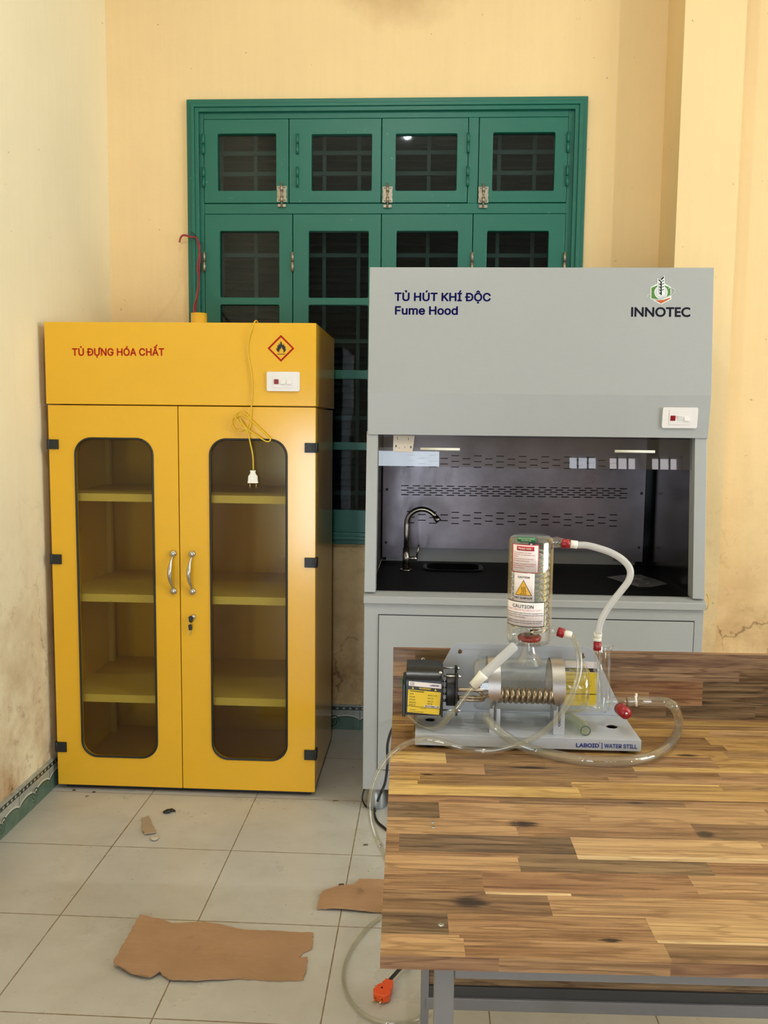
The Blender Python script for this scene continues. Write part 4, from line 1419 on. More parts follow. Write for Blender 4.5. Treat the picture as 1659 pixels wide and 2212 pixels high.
# upstand board along the back edge
st = Staves()
bt_ = at(854, 1402, y=E_.y).z
rws = [(0.0, [(.10, 'brn'), (.62, 'dk'), (.82, 'vdk'), (TW, 'dk')]), (.20, [(.22, 'rd2'), (.58, 'mid'), (.70, 'rd2'), (TW, 'vdk')]), (.40, [(.09, 'pur'), (.36, 'rd2'), (.70, 'rd2'), (.98, 'vdk'), (TW, 'pur')]),
       (.58, [(.07, 'mid'), (.30, 'brn'), (.78, 'pur'), (TW, 'dk')]), (.79, [(.05, 'pur'), (.28, 'vdk'), (.48, 'brn'), (.90, 'pur'), (TW, 'brn')])]
H = bt_ - TZ
yb0 = TD - .0005
for i, (f0, segs) in enumerate(rws):
    z0, z1 = TZ + H * f0, TZ + H * (rws[i + 1][0] if i + 1 < len(rws) else 1.0)
    x = 0
    for xe, col in segs:
        st.quad([(x, yb0, z0), (xe, yb0, z0), (xe, yb0, z1), (x, yb0, z1)], S[col]); x = xe
st.quad([(0, yb0, bt_), (TW, yb0, bt_), (TW, yb0 + .018, bt_), (0, yb0 + .018, bt_)], S['rd2'])
st.quad([(0, yb0 + .018, .73), (0, yb0, .73), (0, yb0, bt_), (0, yb0 + .018, bt_)], S['rd2'])
st.quad([(TW, yb0, .73), (TW, yb0 + .018, .73), (TW, yb0 + .018, bt_), (TW, yb0, bt_)], S['rd2'])
st.quad([(TW, yb0 + .018, .73), (0, yb0 + .018, .73), (0, yb0 + .018, bt_), (TW, yb0 + .018, bt_)], S['rd2'])
st.quad([(0, yb0, .73), (TW, yb0, .73), (TW, yb0, TZ), (0, yb0, TZ)], S['dk'])
st.build('upstand_board', bench)
# steel frame (bench-local)
def bl(px, y, py=2150):
    """bench-local x of a pixel at bench-local depth y"""
    p = at(px, py, y=O.y + y); return (p - Vector((O.x, O.y, 0))).dot(ex)


lx0, lx1 = bl(938, .03), bl(981, .03)
wl = lx1 - lx0
MB().box(lx0, lx1, .03, .03 + wl, 0, .751).build('leg', M_steel_frame, bench, local=True, bevel=.002)
MB().box(TW - lx1, TW - lx0, .03, .03 + wl, 0, .751).build('leg', M_steel_frame, bench, local=True, bevel=.002)
rx0 = bl(909, TD - .05)
MB().box(rx0, rx0 + .018, TD - .06, TD - .06 + wl, 0, .751).build('leg', M_steel_frame, bench, local=True, bevel=.002)
MB().box(TW - rx0 - .018, TW - rx0, TD - .06, TD - .06 + wl, 0, .751).build('leg', M_steel_frame, bench, local=True, bevel=.002)
MB().box(lx1, TW - lx1, .032, .030 + wl, .7195, .751).build('front_rail', M_steel_frame, bench, local=True, bevel=.002)
MB().box(lx1, TW - lx1, TD - .055, TD - .03, .716, .751).build('rear_rail', M_steel_frame, bench, local=True, bevel=.002)
for x in (lx0, TW - lx1):
    MB().box(x + .002, x + wl - .002, .03 + wl, TD - .06, .716, .751).build('side_rail', M_steel_frame, bench, local=True, bevel=.002)
MB().box(lx1 - .01, TW - lx1, TD - .062, TD - .03, .092, .121).build('foot_rail', M_steel_frame, bench, local=True, bevel=.002)
MB().box(lx1 - .01, TW - lx1, TD - .056, TD - .032, .1215, .146).build('foot_rail_lip', M_grey_dark, bench, local=True, bevel=.001)  # dark colour stands in for the shade under the bench
fb_ = Staves()
fb_.quad([(lx1 - .01, TD - .05, .1465), (TW - lx1, TD - .05, .1465), (TW - lx1, TD - .05, .26), (lx1 - .01, TD - .05, .26)], S['dk'])
fb_.quad([(lx1 - .01, TD - .032, .1465), (lx1 - .01, TD - .032, .26), (TW - lx1, TD - .032, .26), (TW - lx1, TD - .032, .1465)], S['dk'])
fb_.quad([(lx1 - .01, TD - .05, .26), (TW - lx1, TD - .05, .26), (TW - lx1, TD - .032, .26), (lx1 - .01, TD - .032, .26)], S['dk'])
fb_.build('back_panel', bench)  # dark wood colour includes the shade under the bench
for a, b in ((326, 1166), (293, 748), (293, 769)):
    x, y = tl(*ZF(a, b))
    big = b == 1166 or b == 748
    MB().lathe([(.0005, .0008), (.003, .0012), (.0042 if big else .003, .0004)], (x, y, TZ), (0, 0, 1), 14).build('screw', M_screw, bench, local=True)
p = at(914, 1425, y=E_.y) - Vector((O.x, O.y, 0))
MB().lathe([(.0005, .0008), (.003, .0014), (.0045, .0003)], (p.dot(ex), yb0, p.z), (0, -1, 0), 14).build('screw', M_screw, bench, local=True)

# ------------------------------------------------------------------ water still
BY, BX, BZ, BR = 1.81, .2135, .888, .0555            # boiler axis
still = thing('water_still', 'glass water still with red caps on a white steel stand', 'water still', (.205, 1.80, TZ))
sb0, sb1, sy0, sy1 = -.0225, .4325, 1.738, 1.893
bp = MB().prism([(sb0, sy0), (sb1, sy0), (sb1 - .004, sy1), (sb0 + .004, sy1)], [circle(.389, 1.815, .0125, 20), circle(.009, 1.827, .0125, 20)], (0, 0, .7985), (1, 0, 0), (0, 1, 0), (0, 0, .0025))
bp.box(sb0, sb1, sy0 - .0002, sy0 + .002, .777, .801).box(sb0, sb0 + .002, sy0, sy1, .777, .7985).box(sb1 - .002, sb1, sy0, sy1, .777, .7985)
bplate = bp.build('base_plate', M_white_coat, still, bevel=.0012)
PF = Plane((0, sy0 - .0002, 0), (1, 0, 0), (0, 0, 1))
text_px('LABOID', 'lettering', bplate, M_blue_ink, PF, 1244, 1613.5, 1294, 9, .035, 1614.5)
text_px('WATER STILL', 'lettering', bplate, M_blue_ink, PF, 1305, 1615, 1376, 9, .025, 1617)
poly_px([(1299.6, 1604), (1301.2, 1604), (1301.2, 1618), (1299.6, 1618)], 'divider_mark', bplate, M_blue_ink, PF)
text_px('®', 'lettering', bplate, M_blue_ink, PF, 1294, 1606, 1297, 2.5, .02)
for x in (sb0 + .03, sb1 - .03):
    for y in (sy0 + .02, sy1 - .02):
        MB().cyl((x, y, TZ), (x, y, .7984), .010, None, 14).build('rubber_foot', M_black, still)
py = 1.885
bpl = [(at(a, b, y=py).x, at(a, b, y=py).z) for a, b in ((954, 1438), (974, 1401), (980, 1393), (989, 1389), (1266, 1397), (1278, 1402), (1286, 1411), (1329, 1506))]
bpl = [(sb0 + .006, .8012), (sb0 + .012, .846)] + bpl + [(sb1 - .008, .815), (sb1 - .006, .8012)]
kh = [[(at(a, b, y=py).x, at(a, b, y=py).z) for a, b in pp_] for pp_ in
      ([(990, 1405), (993, 1402), (998, 1405), (998, 1411), (993, 1413), (989, 1411)], [(1257, 1411), (1261, 1411), (1261, 1416), (1264, 1420), (1259, 1424), (1254, 1420), (1257, 1416)])]
bkp = MB().prism(bpl, kh, (0, py, 0), (1, 0, 0), (0, 0, 1), (0, .002, 0)).build('back_plate', M_white_coat, still, bevel=.0006)
PB = Plane((0, py, 0), (1, 0, 0), (0, 0, 1))
# specification sticker on the back plate
sx_, sy_ = (1221, 1293), (1427, 1526)
poly_px([(1221, 1426), (1290, 1430), (1288, 1526), (1219, 1523)], 'sticker', bkp, M_paper, PB)
poly_px([(1221, 1442), (1290, 1444), (1290, 1452), (1221, 1450)], 'sticker_band', bkp, M_black_ink, PB, .0008)
poly_px([(1221, 1451), (1290, 1453), (1288, 1526), (1219, 1523)], 'sticker_field', bkp, M_label_yellow, PB, .0008)
poly_px([(1220, 1497), (1289, 1499), (1289, 1500.5), (1220, 1498.5)], 'sticker_rule', bkp, M_black_ink, PB, .0012)
poly_px([(1268, 1451), (1271, 1445), (1274, 1451)], 'sticker_triangle', bkp, M_label_yellow, PB, .0012)
text_px('LABOID', 'lettering', bkp, M_blue_ink, PB, 1258, 1439, 1279, 4, .02)
text_px('WARNING', 'lettering', bkp, M_label_yellow, PB, 1229, 1449, 1262, 4.5, .02, lift=.0014)
for i, (a, b, tx) in enumerate(((1224, 1458, 'Technical Specification'), (1224, 1468, 'OUTPUT'), (1224, 1475, 'VOLTAGE'), (1224, 1482, 'WATTAGE'), (1224, 1489, 'MODEL'), (1262, 1473, '4 ltr/hr'), (1262, 1482, '230 V'), (1256, 1507, 'Water Still'))):
    text_px(tx, 'lettering', bkp, M_black_ink, PB, a, b, a + (34 if i == 0 else 15), 2.6, .0, lift=.0014)

# boiler shell: horizontal glass drum with rounded ends and a flared neck
b0, b1 = at(1020, 1479, y=BY).x, at(1267, 1479, y=BY).x
prof = [(.001, 0)]
for k in range(1, 9):
    a = PI / 2 * k / 8
    prof.append((BR - .022 + .022 * math.sin(a) if k > 0 else 0, .016 * (1 - math.cos(a))))
prof = [(.001, .0)] + [(BR * .62, .0005)] + [(BR - .018 + .018 * math.sin(PI / 2 * k / 6), .018 - .018 * math.cos(PI / 2 * k / 6)) for k in range(1, 7)]
Lb = b1 - b0
full = [(r, h) for r, h in prof] + [(r, Lb - h) for r, h in reversed(prof)]
wall_ = .0022
inner = [(max(r - wall_, .001), min(max(h, wall_), Lb - wall_)) for r, h in reversed(full)]
boiler = MB().lathe(full, (b0, BY, BZ), (1, 0, 0), 56).lathe(inner, (b0, BY, BZ), (1, 0, 0), 56).build('boiler', M_glass, still, fix=True)
nx = at(1143, 1400, y=BY).x
ncks = [(.031, .046), (.026, .054), (.0185, .065), (.0140, .078), (.0125, .090), (.0130, .100), (.0165, .104), (.0165, .108)]
MB().lathe(ncks + [(r - .002, h) for r, h in reversed(ncks)], (nx, BY, BZ), (0, 0, 1), 36).build('boiler_neck', M_glass, still)
# heating coil
def helix(x0, x1, c_y, c_z, R, turns, phase=0, n=18):
    out = []
    m_ = int(turns * n)
    for k in range(m_ + 1):
        t = k / m_
        a = phase + 2 * PI * turns * t
        out.append(Vector((x0 + (x1 - x0) * t, c_y - R * math.cos(a), c_z + R * math.sin(a))))
    return out


hxa, hxb = at(1062, 1500, y=BY - .02).x, at(1208, 1504, y=BY - .02).x
cz = at(1140, 1502, y=BY - .01).z
cy_ = BY - .012
leadx = at(985, 1490, y=BY - .02).x
hp = [Vector((leadx, cy_ - .004, cz + .010)), Vector((leadx + .03, cy_ - .004, cz + .010)), Vector((hxa - .012, cy_ - .006, cz + .012))] + helix(hxa, hxb, cy_, cz, .0128, 12.3, PI * .6)
hm = MB().tube(spline(hp[:4], 5)[:-1] + hp[3:], .0046, 10)
lead2 = [Vector((leadx, cy_ - .002, cz - .006)), Vector((hxa - .02, cy_ - .002, cz - .006)), Vector((hxa, cy_, cz - .002)), Vector((hxb - .01, cy_, cz)), Vector((hxb + .002, cy_ + .004, cz + .006)), Vector((hxb, cy_, cz + .0135))]
hm.tube(spline(lead2, 6), .0038, 10)
hm.tube(spline([Vector((leadx, cy_ + .012, cz + .004)), Vector((hxa - .03, cy_ + .012, cz + .004)), Vector((hxa - .016, cy_ + .006, cz - .008)), Vector((hxa - .024, cy_ - .002, cz - .012)), Vector((leadx, cy_, cz - .012))], 6), .0036, 10)
hm.build('heating_coil', mat('incoloy_heater_tube', srgb(164, 146, 124), .28, 1.0, .08, 40), still)
# clamp bands, brackets and springs
for xa, xb, shelf_px in ((1055, 1082, (1057, 1080)), (1194, 1222, (1195, 1219))):
    a, b = at(xa, 1470, y=BY - .05).x, at(xb, 1470, y=BY - .05).x
    RR = BR + .0012
    bnd = MB()
    rings = []
    for k in range(41):
        ang = math.radians(-30 + 240 * k / 40)      # from low front, over the top, to low back
        yv, zv = -math.cos(ang), math.sin(ang)
        wv_ = (b - a) / 2
        if k < 4: wv_ *= (.35 + .65 * k / 4)
        mxx = (a + b) / 2
        rings.append([(mxx - wv_, BY + RR * yv, BZ + RR * zv), (mxx + wv_, BY + RR * yv, BZ + RR * zv), (mxx + wv_, BY + (RR + .0008) * yv, BZ + (RR + .0008) * zv), (mxx - wv_, BY + (RR + .0008) * yv, BZ + (RR + .0008) * zv)])
    for i0, i1 in ((0, 1), (1, 2), (2, 3), (3, 0)):
        vs_ = [q for r_ in rings for q in (r_[i0], r_[i1])]
        bnd.add(vs_, [(2 * i, 2 * i + 1, 2 * i + 3, 2 * i + 2) for i in range(len(rings) - 1)], True)
    bnd.build('clamp_band', M_steel, still)
    s0, s1 = at(shelf_px[0], 1558, y=1.757).x, at(shelf_px[1], 1558, y=1.757).x
    mxx = (s0 + s1) / 2
    ztop = at(1068, 1530, y=1.757).z
    br = MB().box(s0, s1, 1.7525, 1.7545, .8012, ztop).box(s0, s1, 1.7545, 1.868, .8012, .803)
    saddle = [(1.766 + i * .0, .803) for i in range(0)]
    ang0 = [math.radians(a_) for a_ in range(215, 326, 10)]
    sd = [(BY + (BR + .001) * math.cos(a_), BZ + (BR + .001) * math.sin(a_)) for a_ in ang0]
    br.prism([(sd[0][0], .803)] + sd + [(sd[-1][0], .803)], [], (mxx - .004, 0, 0), (0, 1, 0), (0, 0, 1), (.008, 0, 0))
    br.build('bracket', M_white_coat, still, bevel=.0005)
    spz0, spz1 = BZ - .0285, ztop - .024
    spr = []
    nt_ = 15
    for k in range(nt_ * 10 + 1):
        t = k / (nt_ * 10)
        spr.append((mxx + .0024 * math.cos(2 * PI * nt_ * t), 1.7495 + .0024 * math.sin(2 * PI * nt_ * t) * .6, spz0 + (spz1 - spz0) * t))
    spm = MB().tube(spr, .0006, 5)
    spm.tube(spline([(mxx, 1.7495, spz1), (mxx + .002, 1.7495, spz1 - .004), (mxx, 1.750, spz1 - .008), (mxx - .002, 1.7495, spz1 - .004), (mxx, 1.7495, spz1)], 5), .0006, 5)
    spm.tube(spline([(mxx, 1.7495, spz0), (mxx, 1.753, spz0 + .006), (mxx, 1.760, spz0 + .004)], 5), .0008, 5)
    spm.build('spring', M_grey_dark, still)

# heater box
hx0, hx1 = at(877, 1490, y=1.755).x, at(953, 1490, y=1.755).x
hz1, hz0 = at(915, 1438, y=1.79).z, at(915, 1545, y=1.755).z
sec = [(1.755, hz0)]
for k in range(9):
    a = PI / 2 * k / 8
    sec.append((1.755 + .034 - .034 * math.cos(a), hz1 - .030 + .030 * math.sin(a)))
sec += [(1.835, hz1), (1.842, hz1 - .007), (1.842, hz0)]
hbx = MB().prism(sec, [], (hx0, 0, 0), (0, 1, 0), (0, 0, 1), (hx1 - hx0, 0, 0)).build('heater_box', M_black_gloss, still, auto=35)
MB().prism([(1.751, hz0 - .002)] + [(1.751 + .036 - .036 * math.cos(PI / 2 * k / 8), hz1 - .028 + .026 * math.sin(PI / 2 * k / 8)) for k in range(9)] + [(1.846, hz1 - .010), (1.846, hz0 - .002)], [],
           (hx1 + .0002, 0, 0), (0, 1, 0), (0, 0, 1), (.004, 0, 0)).build('end_plate', M_black_gloss, hbx, bevel=.0005)
MB().prism([(1.753, hz0 - .004), (1.756, hz1 - .03), (1.846, hz1 - .03), (1.848, hz0 - .004)], [], (hx0 - .0075, 0, 0), (0, 1, 0), (0, 0, 1), (.007, 0, 0)).build('end_cover', M_black_gloss, hbx, bevel=.0015)
MB().box(hx0 - .0095, hx0 - .0078, 1.775, 1.795, hz1 - .045, hz1 - .025).build('rocker_switch', M_green_ink, hbx)
p = at(951, 1454, y=1.757)
MB().lathe([(.0004, .0035), (.003, .0030), (.0036, 0)], (hx1 - .002, p.y + .002, p.z), (0, -1, 0), 14).build('box_screw', M_screw, hbx)
PH = Plane((0, 1.7548, 0), (1, 0, 0), (0, 0, 1))
ZH = lambda pts: [(860 + a * 240 / 1659, 1380 + b * 240 / 1659) for a, b in pts]
poly_px(ZH([(160, 630), (648, 675), (645, 745), (158, 697)]), 'label_strip', hbx, M_paper, PH)
poly_px(ZH([(150, 752), (642, 800), (612, 1135), (135, 1090)]), 'rating_label', hbx, M_label_yellow, PH)
poly_px(ZH([(205, 742), (220, 712), (238, 748)]), 'warning_triangle', hbx, M_label_yellow, PH)
poly_px(ZH([(540, 775), (558, 742), (576, 780)]), 'warning_triangle', hbx, M_label_yellow, PH)
poly_px(ZH([(140, 992), (622, 1045), (622, 1050), (140, 997)]), 'label_rule', hbx, M_black_ink, PH, .0008)
poly_px(ZH([(395, 985), (612, 1005), (610, 1038), (393, 1016)]), 'serial_strip', hbx, M_paper, PH, .0008)


def th(tx, x0, y0, x1, y1, cap, m=M_black_ink, bold=.01, lift=.0012):
    (a, b), (c, d) = ZH([(x0, y0), (x1, y1)])
    text_px(tx, 'lettering', hbx, m, PH, a, b, c, cap * 240 / 1659, bold, d, lift=lift)


th('CE', 182, 686, 242, 690, 40, M_black_ink, .0)
th('LABOID', 478, 703, 608, 714, 26, M_blue_ink, .03)
th('WARNING', 312, 748, 488, 766, 28, M_label_yellow, .02, .0006)
th('Technical Specification', 172, 780, 386, 800, 20, bold=.02)
for a, b, tx in (((172, 822), 60, 'WATTS'), ((170, 866), 80, 'VOLTAGE'), ((166, 908), 88, 'WATTAGE'), ((164, 950), 108, 'FREQUENCY'), ((162, 985), 96, 'MODEL NO'), ((445, 848), 132, 'DISTILL 4 LTR'), ((440, 892), 88, '230 V AC'), ((438, 938), 82, '3000 W'), ((436, 974), 76, '50 Hz')):
    th(tx, a[0], a[1], a[0] + b, a[1] + b * .1, 17, bold=.01)
th('SN 0.3 Watts 2.3k', 402, 1010, 606, 1030, 24, bold=.03, lift=.0016)
th('Manufactured for laboratory use', 330, 1038, 420, 1046, 10)
th('Disconnect before cleaning', 172, 1054, 262, 1062, 12)
th('Do not run without water', 172, 1080, 380, 1098, 12)
# flange, studs
f0, f1 = at(964, 1490, y=1.79).x, at(988, 1490, y=1.79).x
fz = (at(976, 1457, y=1.79).z + at(976, 1527, y=1.79).z) / 2
fl = MB().cyl((f0, 1.797, fz), (f1 - .005, 1.797, fz), .033, None, 28)
fl.cyl((f1 - .005, 1.797, fz), (f1, 1.797, fz), .036, None, 28)
fl.box(f1 - .005, f1, 1.762, 1.772, hz0 - .002, hz1 - .008).box(f1 - .005, f1, 1.822, 1.832, hz0 - .002, hz1 - .008)
fl.build('flange', M_black, still, bevel=.0008)
sd_ = MB()
for zz in (hz1 - .014, hz0 + .008):
    for yy in (1.767, 1.827):
        sd_.cyl((hx1 + .004, yy, zz), (f1 + .006, yy, zz), .0019, None, 8)
        sd_.cyl((f1, yy, zz), (f1 + .004, yy, zz), .0042, None, 6)
for zz in (fz - .02, fz - .007, fz + .007, fz + .02):
    sd_.cyl((hx1 + .004, 1.79, zz), (f0, 1.79, zz), .0022, None, 8)
sd_.build('stud', M_screw, still)

# condenser: vertical glass jacket with a glass coil inside
KX, KY, KR = at(1145, 1270, y=BY).x, BY, .0462
kz0, kz1 = .978, 1.203
kp = [(.017, 0), (KR - .008, 0), (KR - .002, .003), (KR, .010), (KR, kz1 - kz0 - .012), (KR - .003, kz1 - kz0 - .004), (KR - .010, kz1 - kz0), (.001, kz1 - kz0 + .001)]
kin = [(max(r - .002, .0005), min(max(h, .002), kz1 - kz0 - .002)) for r, h in reversed(kp)]
cond = MB().lathe(kp, (KX, KY, kz0), (0, 0, 1), 56).lathe(kin, (KX, KY, kz0), (0, 0, 1), 56).build('condenser', M_glass, still)
ck = []
T_ = 13
for k in range(T_ * 20 + 1):
    t = k / (T_ * 20); a = 2 * PI * T_ * t - PI / 2
    ck.append((KX + .0345 * math.cos(a), KY + .0345 * math.sin(a), kz0 + .030 + .165 * t))
MB().tube(ck, .0056, 12).build('condenser_coil', M_glass_coil, cond)
MB().tube([(KX, KY, kz0 + .002), (KX, KY, kz0 + .07), (KX, KY, kz1 - .02)], .0045, 12, inner=.7).build('inner_tube', M_glass, cond)
rcx = at(1142, 1377, y=BY)
MB().lathe([(.010, -.006), (.022, -.006), (.0245, -.002), (.0245, .003), (.020, .006), (.010, .006)], (nx, BY, rcx.z), (0, 0, 1), 30).build('joint_ring', M_red_cap, still)


def curved_label(px0, py0, px1, py1, dy, m, name, lift):
    """label patch on the condenser jacket; pixel box, dy = drop of the right side"""
    Rr = KR + lift
    a0, a1 = (at(px0, (py0 + py1) / 2, y=KY - KR * .97), at(px1, (py0 + py1) / 2, y=KY - KR * .97))
    t0, t1 = math.asin(max(-.98, min(.98, (a0.x - KX) / Rr))), math.asin(max(-.98, min(.98, (a1.x - KX) / Rr)))
    zt, zb = at((px0 + px1) / 2, py0, y=KY - KR).z, at((px0 + px1) / 2, py1, y=KY - KR).z
    nseg = 14
    rings = []
    for k in range(nseg + 1):
        a = t0 + (t1 - t0) * k / nseg
        rings.append([(KX + r * math.sin(a), KY - r * math.cos(a), z_) for r, z_ in ((Rr, zb), (Rr, zt), (Rr + .0003, zt), (Rr + .0003, zb))])
    return MB().rings(rings, True, True, True).build(name, m, cond), t0, t1, zb, zt


def on_label(tx, info, u0, u1, v, cap, m, bold=.01, lift=.0012):
    """line of print on a curved label: u0..u1 across, v up (fractions), cap as a fraction of label height"""
    _, t0, t1, zb, zt = info
    s0, s1 = (t0 + (t1 - t0) * u0) * KR, (t0 + (t1 - t0) * u1) * KR
    zz = zb + (zt - zb) * v
    A, B = Vector((KX + s0, KY - KR, zz)), Vector((KX + s1, KY - KR, zz))
    return lettering(tx, 'lettering', info[0], m, A, B, cap * (zt - zb), (0, 0, 1), bold, lift=lift, wrap=(KX, KY, KR))


gl_ = curved_label(1119, 1161, 1157, 1171, 0, M_green_ink, 'green_label', .0003)
on_label('INSTRUCTION LITERATE', gl_, .06, .94, .56, .24, M_paper, .0)
on_label('ENCLOSED LAB', gl_, .25, .75, .16, .24, M_paper, .0)
n0 = curved_label(1108.5, 1177, 1163.5, 1238, 0, M_red_ink, 'notice_border', .0003)
nt0 = curved_label(1110, 1178.5, 1162, 1236.5, 0, M_paper, 'notice_label', .0007)
rb = curved_label(1118, 1181, 1154, 1190, 0, M_red_ink, 'notice_banner', .0011)
on_label('Please note :', rb, .10, .90, .28, .50, M_paper, .02, lift=.0018)
for v, u1, tx in ((.70, .76, 'This condenser has been'), (.625, .88, 'filled with dry detergent and'), (.55, .28, 'solution.'), (.47, .84, 'Please rinse the condenser'), (.395, .68, 'thoroughly before use.'),
                  (.285, .92, 'Through rinsing its increasing'), (.21, .86, 'once obtained conductivity'), (.135, .52, 'can be achieved.')):
    on_label(tx, nt0, .06, u1, v, .04, M_red_ink, .004, lift=.0014)
ht = curved_label(1112, 1239, 1154, 1300, 0, M_paper, 'hot_surface_label', .0005)
on_label('CAUTION', ht, .22, .78, .83, .065, M_black_ink, .03)
on_label('HOT SURFACE', ht, .06, .92, .09, .07, M_black_ink, .03)


def curved_poly(info, pts, name, m, lift, faces=None):
    _, t0, t1, zb, zt = info
    vs = []
    for u, v in pts:
        a = t0 + (t1 - t0) * u
        vs.append((KX + (KR + lift) * math.sin(a), KY - (KR + lift) * math.cos(a), zb + (zt - zb) * v))
    return MB().add(vs, faces or [tuple(range(len(vs)))]).build(name, m, info[0], fix=False)


def curved_triangle(info, ua, ub, va, vb, name, m, lift):
    n_ = 16
    row = []
    for k in range(n_ + 1):
        u = ua + (ub - ua) * k / n_
        row.append((u, va + (vb - va) * (1 - abs(2 * k / n_ - 1))))
    return curved_poly(info, [(u, va) for u, v in row] + [(u, v) for u, v in row], name, m, lift, [(k, k + 1, n_ + 2 + k, n_ + 1 + k) for k in range(n_)])


curved_triangle(ht, .10, .90, .21, .77, 'triangle_border', M_black_ink, .0012)
curved_triangle(ht, .145, .855, .232, .735, 'triangle_field', M_sign_yellow, .0015)
for u in (.42, .50, .58):
    q = []
    for k in range(7):
        q.append((u + .025 * math.sin(k / 6 * 2 * PI), .31 + .22 * k / 6))
    curved_poly(ht, q + [(a + .025, b) for a, b in reversed(q)], 'heat_wave', M_black_ink, .0019, [(k, 13 - k, 12 - k, k + 1) for k in range(6)])
curved_poly(ht, [(.34, .262), (.66, .262), (.66, .282), (.34, .282)], 'heat_bar', M_black_ink, .0021)
c0_ = curved_label(1096.5, 1301, 1177, 1355, 0, M_black_ink, 'caution_border', .0003)
c1_ = curved_label(1098, 1302.5, 1175.5, 1353.5, 0, M_paper, 'caution_label', .0007)
on_label('CAUTION', c1_, .24, .74, .77, .14, M_black_ink, .012, lift=.0014)
on_label('BE SURE TO REMOVE THE GAP DUST SUPPLY', c1_, .06, .95, .66, .055, M_pink_ink, .0, lift=.0014)
for v, u1, tx in ((.53, .97, 'Keeping the condenser input will result in passage of over'), (.445, .98, 'All steps be added while checking the set dust through'), (.36, .56, 'its condenser, it is then exhausting.'),
                  (.20, .96, 'Thoroughly inspection has been done for any breakages'), (.115, .93, 'before to this condenser. It is then packed with new foil.')):
    on_label(tx, c1_, .05, u1, v, .052, M_black_ink, .004, lift=.0014)

# upper side arm -> red cap -> milky hose -> level device
ua = at(1197, 1172, y=BY)
arm = MB().tube([(KX + KR - .004, KY, ua.z), (KX + KR + .006, KY, ua.z + .001), (KX + KR + .020, KY, ua.z)], [.010, .0115, .008], 20, inner=.78)
la_z = at(1195, 1364, y=BY).z
arm.build('side_arm', M_glass, cond)
arm = MB()
arm.tube([(KX + KR - .006, KY, la_z + .002), (KX + KR + .004, KY, la_z + .001), (KX + KR + .014, KY - .002, la_z)], [.010, .0115, .008], 20, inner=.78)
arm.build('side_arm', M_glass, cond)


def cap(p0, p1, r, name, m, parent):
    p0, p1 = Vector(p0), Vector(p1); L = (p1 - p0).length
    return MB().lathe([(r * .6, 0), (r, L * .08), (r * .97, L * .5), (r, L * .92), (r * .6, L)], p0, p1 - p0, 22, True, True).build(name, m, parent)


A1, A2, A3 = at(1212, 1174, y=BY - .002), at(1231, 1175, y=BY - .002), at(1248, 1177, y=BY - .002)
cap(A1, A2, .0098, 'screw_cap', M_red_cap, still)
cap(A2, A3, .0085, 'hose_connector', M_white_soft, still)
MY = BY
mp = [A3] + [at(a, b, y=MY - .004) for a, b in ((1268, 1178), (1292, 1184), (1318, 1193), (1341, 1206), (1357, 1222), (1362, 1238), (1357, 1256), (1342, 1276), (1322, 1301), (1307, 1324), (1297, 1345), (1292, 1368))]
MB().tube(spline(mp, 6), .0072, 14, inner=.70).build('milky_hose', M_silicone, still)
Q1, Q2, Q3 = at(1291.5, 1364, y=MY), at(1290.5, 1386, y=MY), at(1290, 1405, y=MY)
cn = MB().lathe([(.006, 0), (.0088, .002), (.0088, .012), (.0075, .013), (.0085, .015), (.0085, .019), (.006, .021)], Q1, Q2 - Q1, 20, True, True).build('hose_connector', M_white_soft, still)
cap(Q2, Q3, .0082, 'screw_cap', M_red_cap, still)
lv = MB()
z_b = .832
lv.tube([Q3 + Vector((0, 0, .012)), Q3 + Vector((.0005, 0, -.008)), (at(1291, 1450, y=MY).x, MY, at(1291, 1450, y=MY).z), (at(1293, 1525, y=MY).x, MY, at(1293, 1525, y=MY).z)], [.0082, .0072, .0062, .0062], 16, inner=.75)
lv.lathe([(.006, 0), (.0115, .003), (.0085, .010), (.0062, .018)], (at(1293, 1450, y=MY).x, MY, at(1293, 1452, y=MY).z), (0, 0, 1), 20)
ox = at(1305, 1470, y=MY + .004)
zt_ = at(1308, 1396, y=MY).z
H_ = zt_ - z_b
sl_ = [(.001, 0), (.010, .001), (.0125, .006), (.0130, .04), (.0118, .11), (.0125, H_ - .006), (.0165, H_)]
lv.lathe(sl_ + [(max(r - .0016, .0005), max(h, .0016)) for r, h in reversed(sl_)], (at(1306, 1470, y=MY).x + .001, MY + .006, z_b), (0, 0, 1), 28)
jx0 = b1 - .01
lv.tube([(jx0, BY, .842), (jx0 + .02, BY, .842), (at(1300, 1525, y=BY).x, BY + .004, .842)], .008, 16, inner=.8)
lv.tube([at(1312, 1516, y=MY), at(1330, 1515, y=MY - .006), at(1352, 1515, y=MY - .012)], [.011, .010, .0075], 16, inner=.78)
lv.build('level_tube', M_glass, still)
R1, R2 = at(1338, 1530, y=MY - .02), at(1352, 1541, y=MY - .055)
dv = (R2 - R1)
MB().lathe([(.005, -.012), (.0075, 0), (.0120, .002), (.0125, .020), (.0122, dv.length), (.004, dv.length + .002)], R1, dv, 18, True, True).build('stopcock_key', M_red_cap, still)
e = R2 + dv.normalized() * .003
MB().lathe([(.0005, .0012), (.002, .001), (.0026, 0)], e, dv, 12).build('stopcock_screw', M_screw, still)

